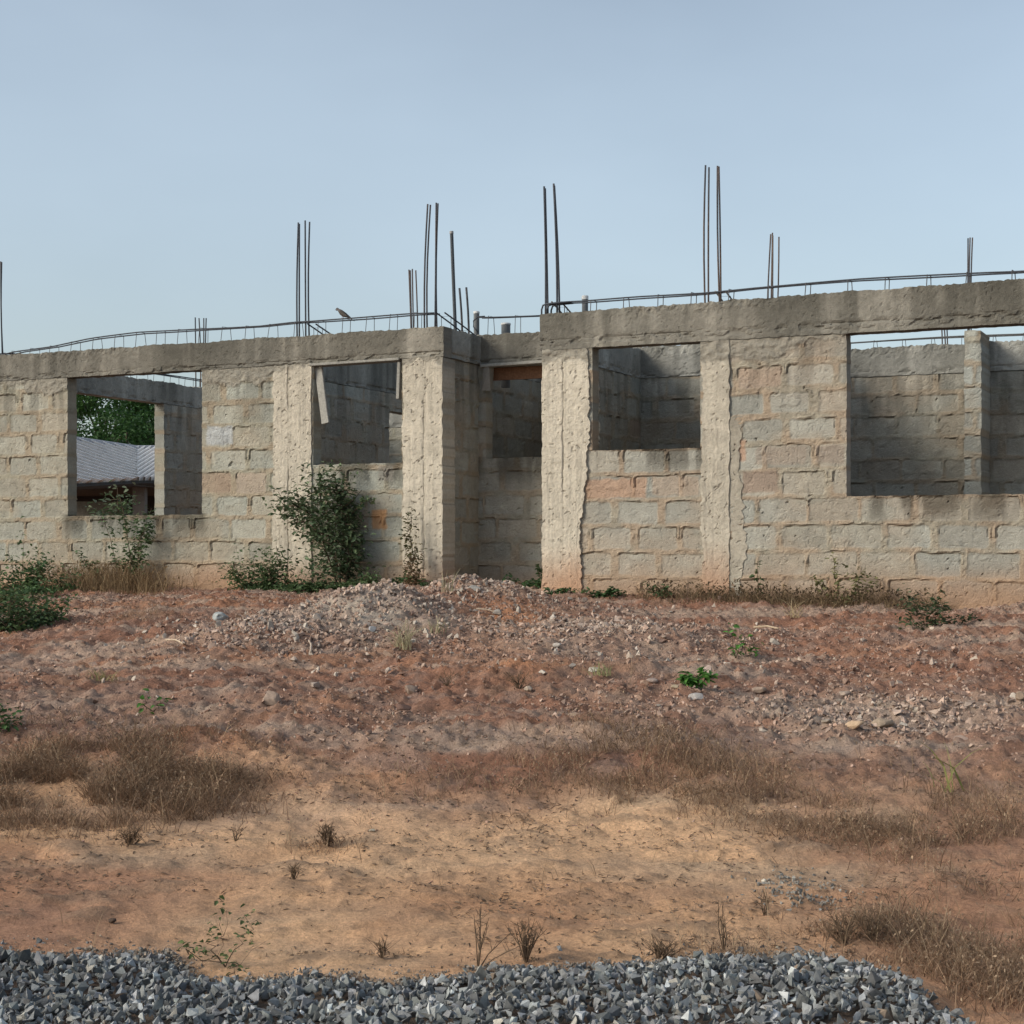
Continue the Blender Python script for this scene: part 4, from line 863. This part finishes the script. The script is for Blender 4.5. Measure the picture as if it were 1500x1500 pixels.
stone(1120, 1292, 10, .7, (.55, .50, .42), 'tiny white stone on the orange sand right of centre', 325)
stone(1140, 1390, 9, .7, (.5, .45, .35), 'tiny cream stone on the rim of the ballast heap', 326)
# pale grey gravel patch on the sand right of centre
X, Y, Z = hit(1175, 1308); r = np.random.RandomState(5); n_ = 260; q = np.stack([X+r.normal(0, .10, n_), Y+r.normal(0, .13, n_)], -1); S = r.uniform(.005, .014, n_)
tag(scatter('gravel_patch', RB, np.stack([q[:, 0], q[:, 1], gz(q[:, 0], q[:, 1])+S*.2], -1), S, np.array((.22, .21, .19))*r.uniform(.5, 1.3, (n_, 1)), .6, M_stone, 6), 'small patch of pale grey gravel spilled on the orange sand', 'gravel', kind='stuff')

# ------------------------------------------------------------------ neighbour house with ribbed metal roof, seen through the left openings
def ray(px, py, Y): return np.array(((px-750)/2400*Y, Y, EYE+(805-py)/2400*Y))
nb = empty('neighbour_house', (ray(180, 805, 31)[0], 31, EYE-.4), 'low house with a grey ribbed metal roof seen through the large left window', 'house'); NL = np.array(nb.location)
def roofplane(o, e, s_, le, ls, pitch_, name, clip=None):
    """o corner at ridge, e unit along the ridge, s_ unit down the slope"""
    e = np.array(e, float); e /= np.linalg.norm(e); s_ = np.array(s_, float); s_ /= np.linalg.norm(s_); nn = np.cross(e, s_); nn = nn if nn[2] > 0 else -nn
    a = np.arange(0, le, .025); b_ = np.linspace(0, ls, 8); Am, Bm = np.meshgrid(a, b_)
    rib = .035*np.clip(np.sin(Am*2*math.pi/pitch_)*1.6, -1, 1)
    P = np.array(o)+e*Am[..., None]+s_*Bm[..., None]+nn*rib[..., None]; w = len(a); ii = (np.arange(7)[:, None]*w+np.arange(w-1)[None]).ravel()
    if clip is not None:
        for row in range(8):
            lim = clip(b_[row]); P[row] = np.array(o)+e*np.minimum(Am[row], lim)[:, None]+s_*Bm[row][:, None]+nn*(rib[row]*(Am[row] < lim))[:, None]
    return mk(name, P.reshape(-1, 3)-NL, np.stack([ii, ii+1, ii+w+1, ii+w], -1), M_roof, nb, np.broadcast_to(np.array((.36, .36, .39)), (P.size//3, 3)))
B_ = ray(200, 703, 29.0); T_ = ray(200, 657, 31.2)
# left plane falls to the right towards the valley, right plane falls to the left-front
def quadplane(P0, P1, P2, P3, name, n_rib, ribdir):
    """bilinear sheet P0 P1 (top edge) P3 P2 (bottom edge), ribs drawn in relief along ribdir (u,v weights)"""
    nu, nv = 320, 60; u_, v_ = np.meshgrid(np.linspace(0, 1, nu), np.linspace(0, 1, nv))
    P = (np.array(P0)*(1-u_[..., None])+np.array(P1)*u_[..., None])*(1-v_[..., None])+(np.array(P3)*(1-u_[..., None])+np.array(P2)*u_[..., None])*v_[..., None]
    nn = np.cross(np.array(P1)-P0, np.array(P3)-P0); nn /= np.linalg.norm(nn); nn = nn if nn[2] > 0 else -nn
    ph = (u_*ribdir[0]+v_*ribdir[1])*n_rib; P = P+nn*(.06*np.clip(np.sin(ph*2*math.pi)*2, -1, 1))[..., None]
    ii = (np.arange(nv-1)[:, None]*nu+np.arange(nu-1)[None]).ravel()
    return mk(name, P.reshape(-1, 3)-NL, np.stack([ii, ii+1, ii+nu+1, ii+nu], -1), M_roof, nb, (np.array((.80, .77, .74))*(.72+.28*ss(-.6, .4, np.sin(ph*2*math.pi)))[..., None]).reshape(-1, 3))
L_top = ray(60, 637, 27.2); L_bot = ray(60, 710, 25.6); R_top = ray(300, 656, 33.0); R_bot = ray(300, 702, 30.6)
quadplane(L_top, T_, B_, L_bot, 'roof', 13, (-.62, 1.0)); quadplane(T_, R_top, R_bot, B_, 'roof', 9, (1.3, .9))
A = Acc()
for a, b_ in ((L_top, T_), (T_, R_top)): V, F = tube([a-NL, b_-NL], .06, 8); A.add(V, F, (.30, .30, .32))
A.build('ridge_cap', M_roof, nb)
A = Acc()
for a, b_ in ((L_bot, B_), (B_, R_bot)):
    V, F = tube([a-NL-np.array((0, -.03, .06)), b_-NL-np.array((0, -.03, .06))], .05, 4); A.add(V, F, (.05, .045, .04))
A.build('fascia', M_wood, nb)
zf = -1.2
def boxw(px, py0, py1, Y, w, dpt, c, name, mat):
    p = ray(px, py0, Y)-NL; q = ray(px, py1, Y)-NL; A = Acc(); V, F = boxm(((p[0]), p[1], (p[2]+q[2])/2), (w, dpt, abs(p[2]-q[2]))); A.add(V, F, c); A.build(name, mat, nb)
for px, Y in ((70, 27), (205, 29.6), (290, 31)): boxw(px, 706, 880, Y, .22, .22, (.16, .15, .14), 'porch_post', M_conc)
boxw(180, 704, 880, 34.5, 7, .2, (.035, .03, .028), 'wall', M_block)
boxw(135, 735, 880, 30.5, 1.3, .4, (.12, .115, .10), 'low_wall', M_block)
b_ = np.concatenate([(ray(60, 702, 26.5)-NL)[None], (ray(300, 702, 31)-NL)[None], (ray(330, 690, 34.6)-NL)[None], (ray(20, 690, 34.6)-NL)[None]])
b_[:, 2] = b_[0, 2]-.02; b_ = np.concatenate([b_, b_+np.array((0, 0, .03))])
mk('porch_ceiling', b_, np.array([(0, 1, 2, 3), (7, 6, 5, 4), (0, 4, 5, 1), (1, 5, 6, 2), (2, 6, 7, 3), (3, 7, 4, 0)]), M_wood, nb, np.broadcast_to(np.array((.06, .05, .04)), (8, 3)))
# flowering shrub between the two houses
P0 = ray(170, 800, 24.5); P0[2] = float(gz(P0[0], P0[1]))
def rel(px, py, Y): return ray(px, py, Y)-P0
shrub('flowering_shrub', 'pale flowered shrub in front of the metal roofed house', 'shrub', P0, [([np.zeros(3), rel(172, 770, 24.5), rel(172, 715, 24.5)], .35, .16), ([np.zeros(3), rel(160, 775, 24.5), rel(148, 745, 24.5)], .3, .14), ([np.zeros(3), rel(185, 775, 24.6), rel(190, 735, 24.6)], .2, .14), ([np.zeros(3), rel(215, 775, 24.6), rel(222, 745, 24.6)], .15, .12)], 520, .10, (.05, .09, .04), (.20, .24, .16), 401, sr=.012)

# ------------------------------------------------------------------ trees behind
def tree(X, Y, H, W, lab, sd, c0, c1):
    r = np.random.RandomState(sd); z0 = float(gz(X, Y)); root = empty('tree', (X, Y, z0), lab, 'tree', 'trees behind the metal roofed house')
    A = Acc(); V, F = tube([(0, 0, -.2), (.05, 0, H*.25), (-.05, .1, H*.5), (0, 0, H*.8)], [.16, .12, .09, .03], 8); A.add(V, F, (.10, .08, .06))
    cl = []
    for k in range(46):
        a = r.uniform(0, 2*math.pi); t = r.uniform(.0, 1); zz = H*(.08+.86*t); rr = W*.5*math.sqrt(max(.05, 1-(2*t-.9)**2*.8))*r.uniform(.35, 1)
        p = np.array((math.cos(a)*rr, math.sin(a)*rr, zz)); cl.append(p)
        if k % 2 == 0: V, F = tube([(0, 0, zz*.6), p*.5+np.array((0, 0, zz*.36)), p], [.06, .04, .015], 5); A.add(V, F, (.10, .08, .06))
    cl = np.array(cl); n_ = 22000; ci = r.randint(0, len(cl), n_); q = r.normal(size=(n_, 3)); q /= np.linalg.norm(q, axis=1)[:, None]; P = cl[ci]+q*(r.uniform(.2, 1, (n_, 1))**.5)*(.62, .62, .42)*r.uniform(.8, 1.2)
    V, F, C = leaves(P, .12, c0, c1, sd+1, .6, .5, out=q)
    mk('crown', V, F, M_leaf, root, C); A.build('trunk', M_bark, root, True)
tree(-9.4, 40, 4.2, 4.2, 'leftmost dark bushy tree behind the metal roofed house', 501, (.02, .055, .015), (.05, .12, .03))
tree(-10.9, 44, 5.2, 4.6, 'taller green tree right behind the metal roof ridge', 502, (.025, .06, .015), (.06, .14, .03))
tree(-10.0, 47, 4.6, 4.4, 'dark green tree partly hidden by the opening jamb on the right', 503, (.018, .045, .014), (.04, .10, .03))
tree(-13.0, 47, 5.0, 5, 'shadowy tree at the left of the view through the openings', 504, (.02, .05, .015), (.05, .11, .03))
tree(-7.4, 44, 4.3, 4, 'low tree hidden mostly behind the inner wall', 505, (.02, .05, .015), (.05, .11, .03))
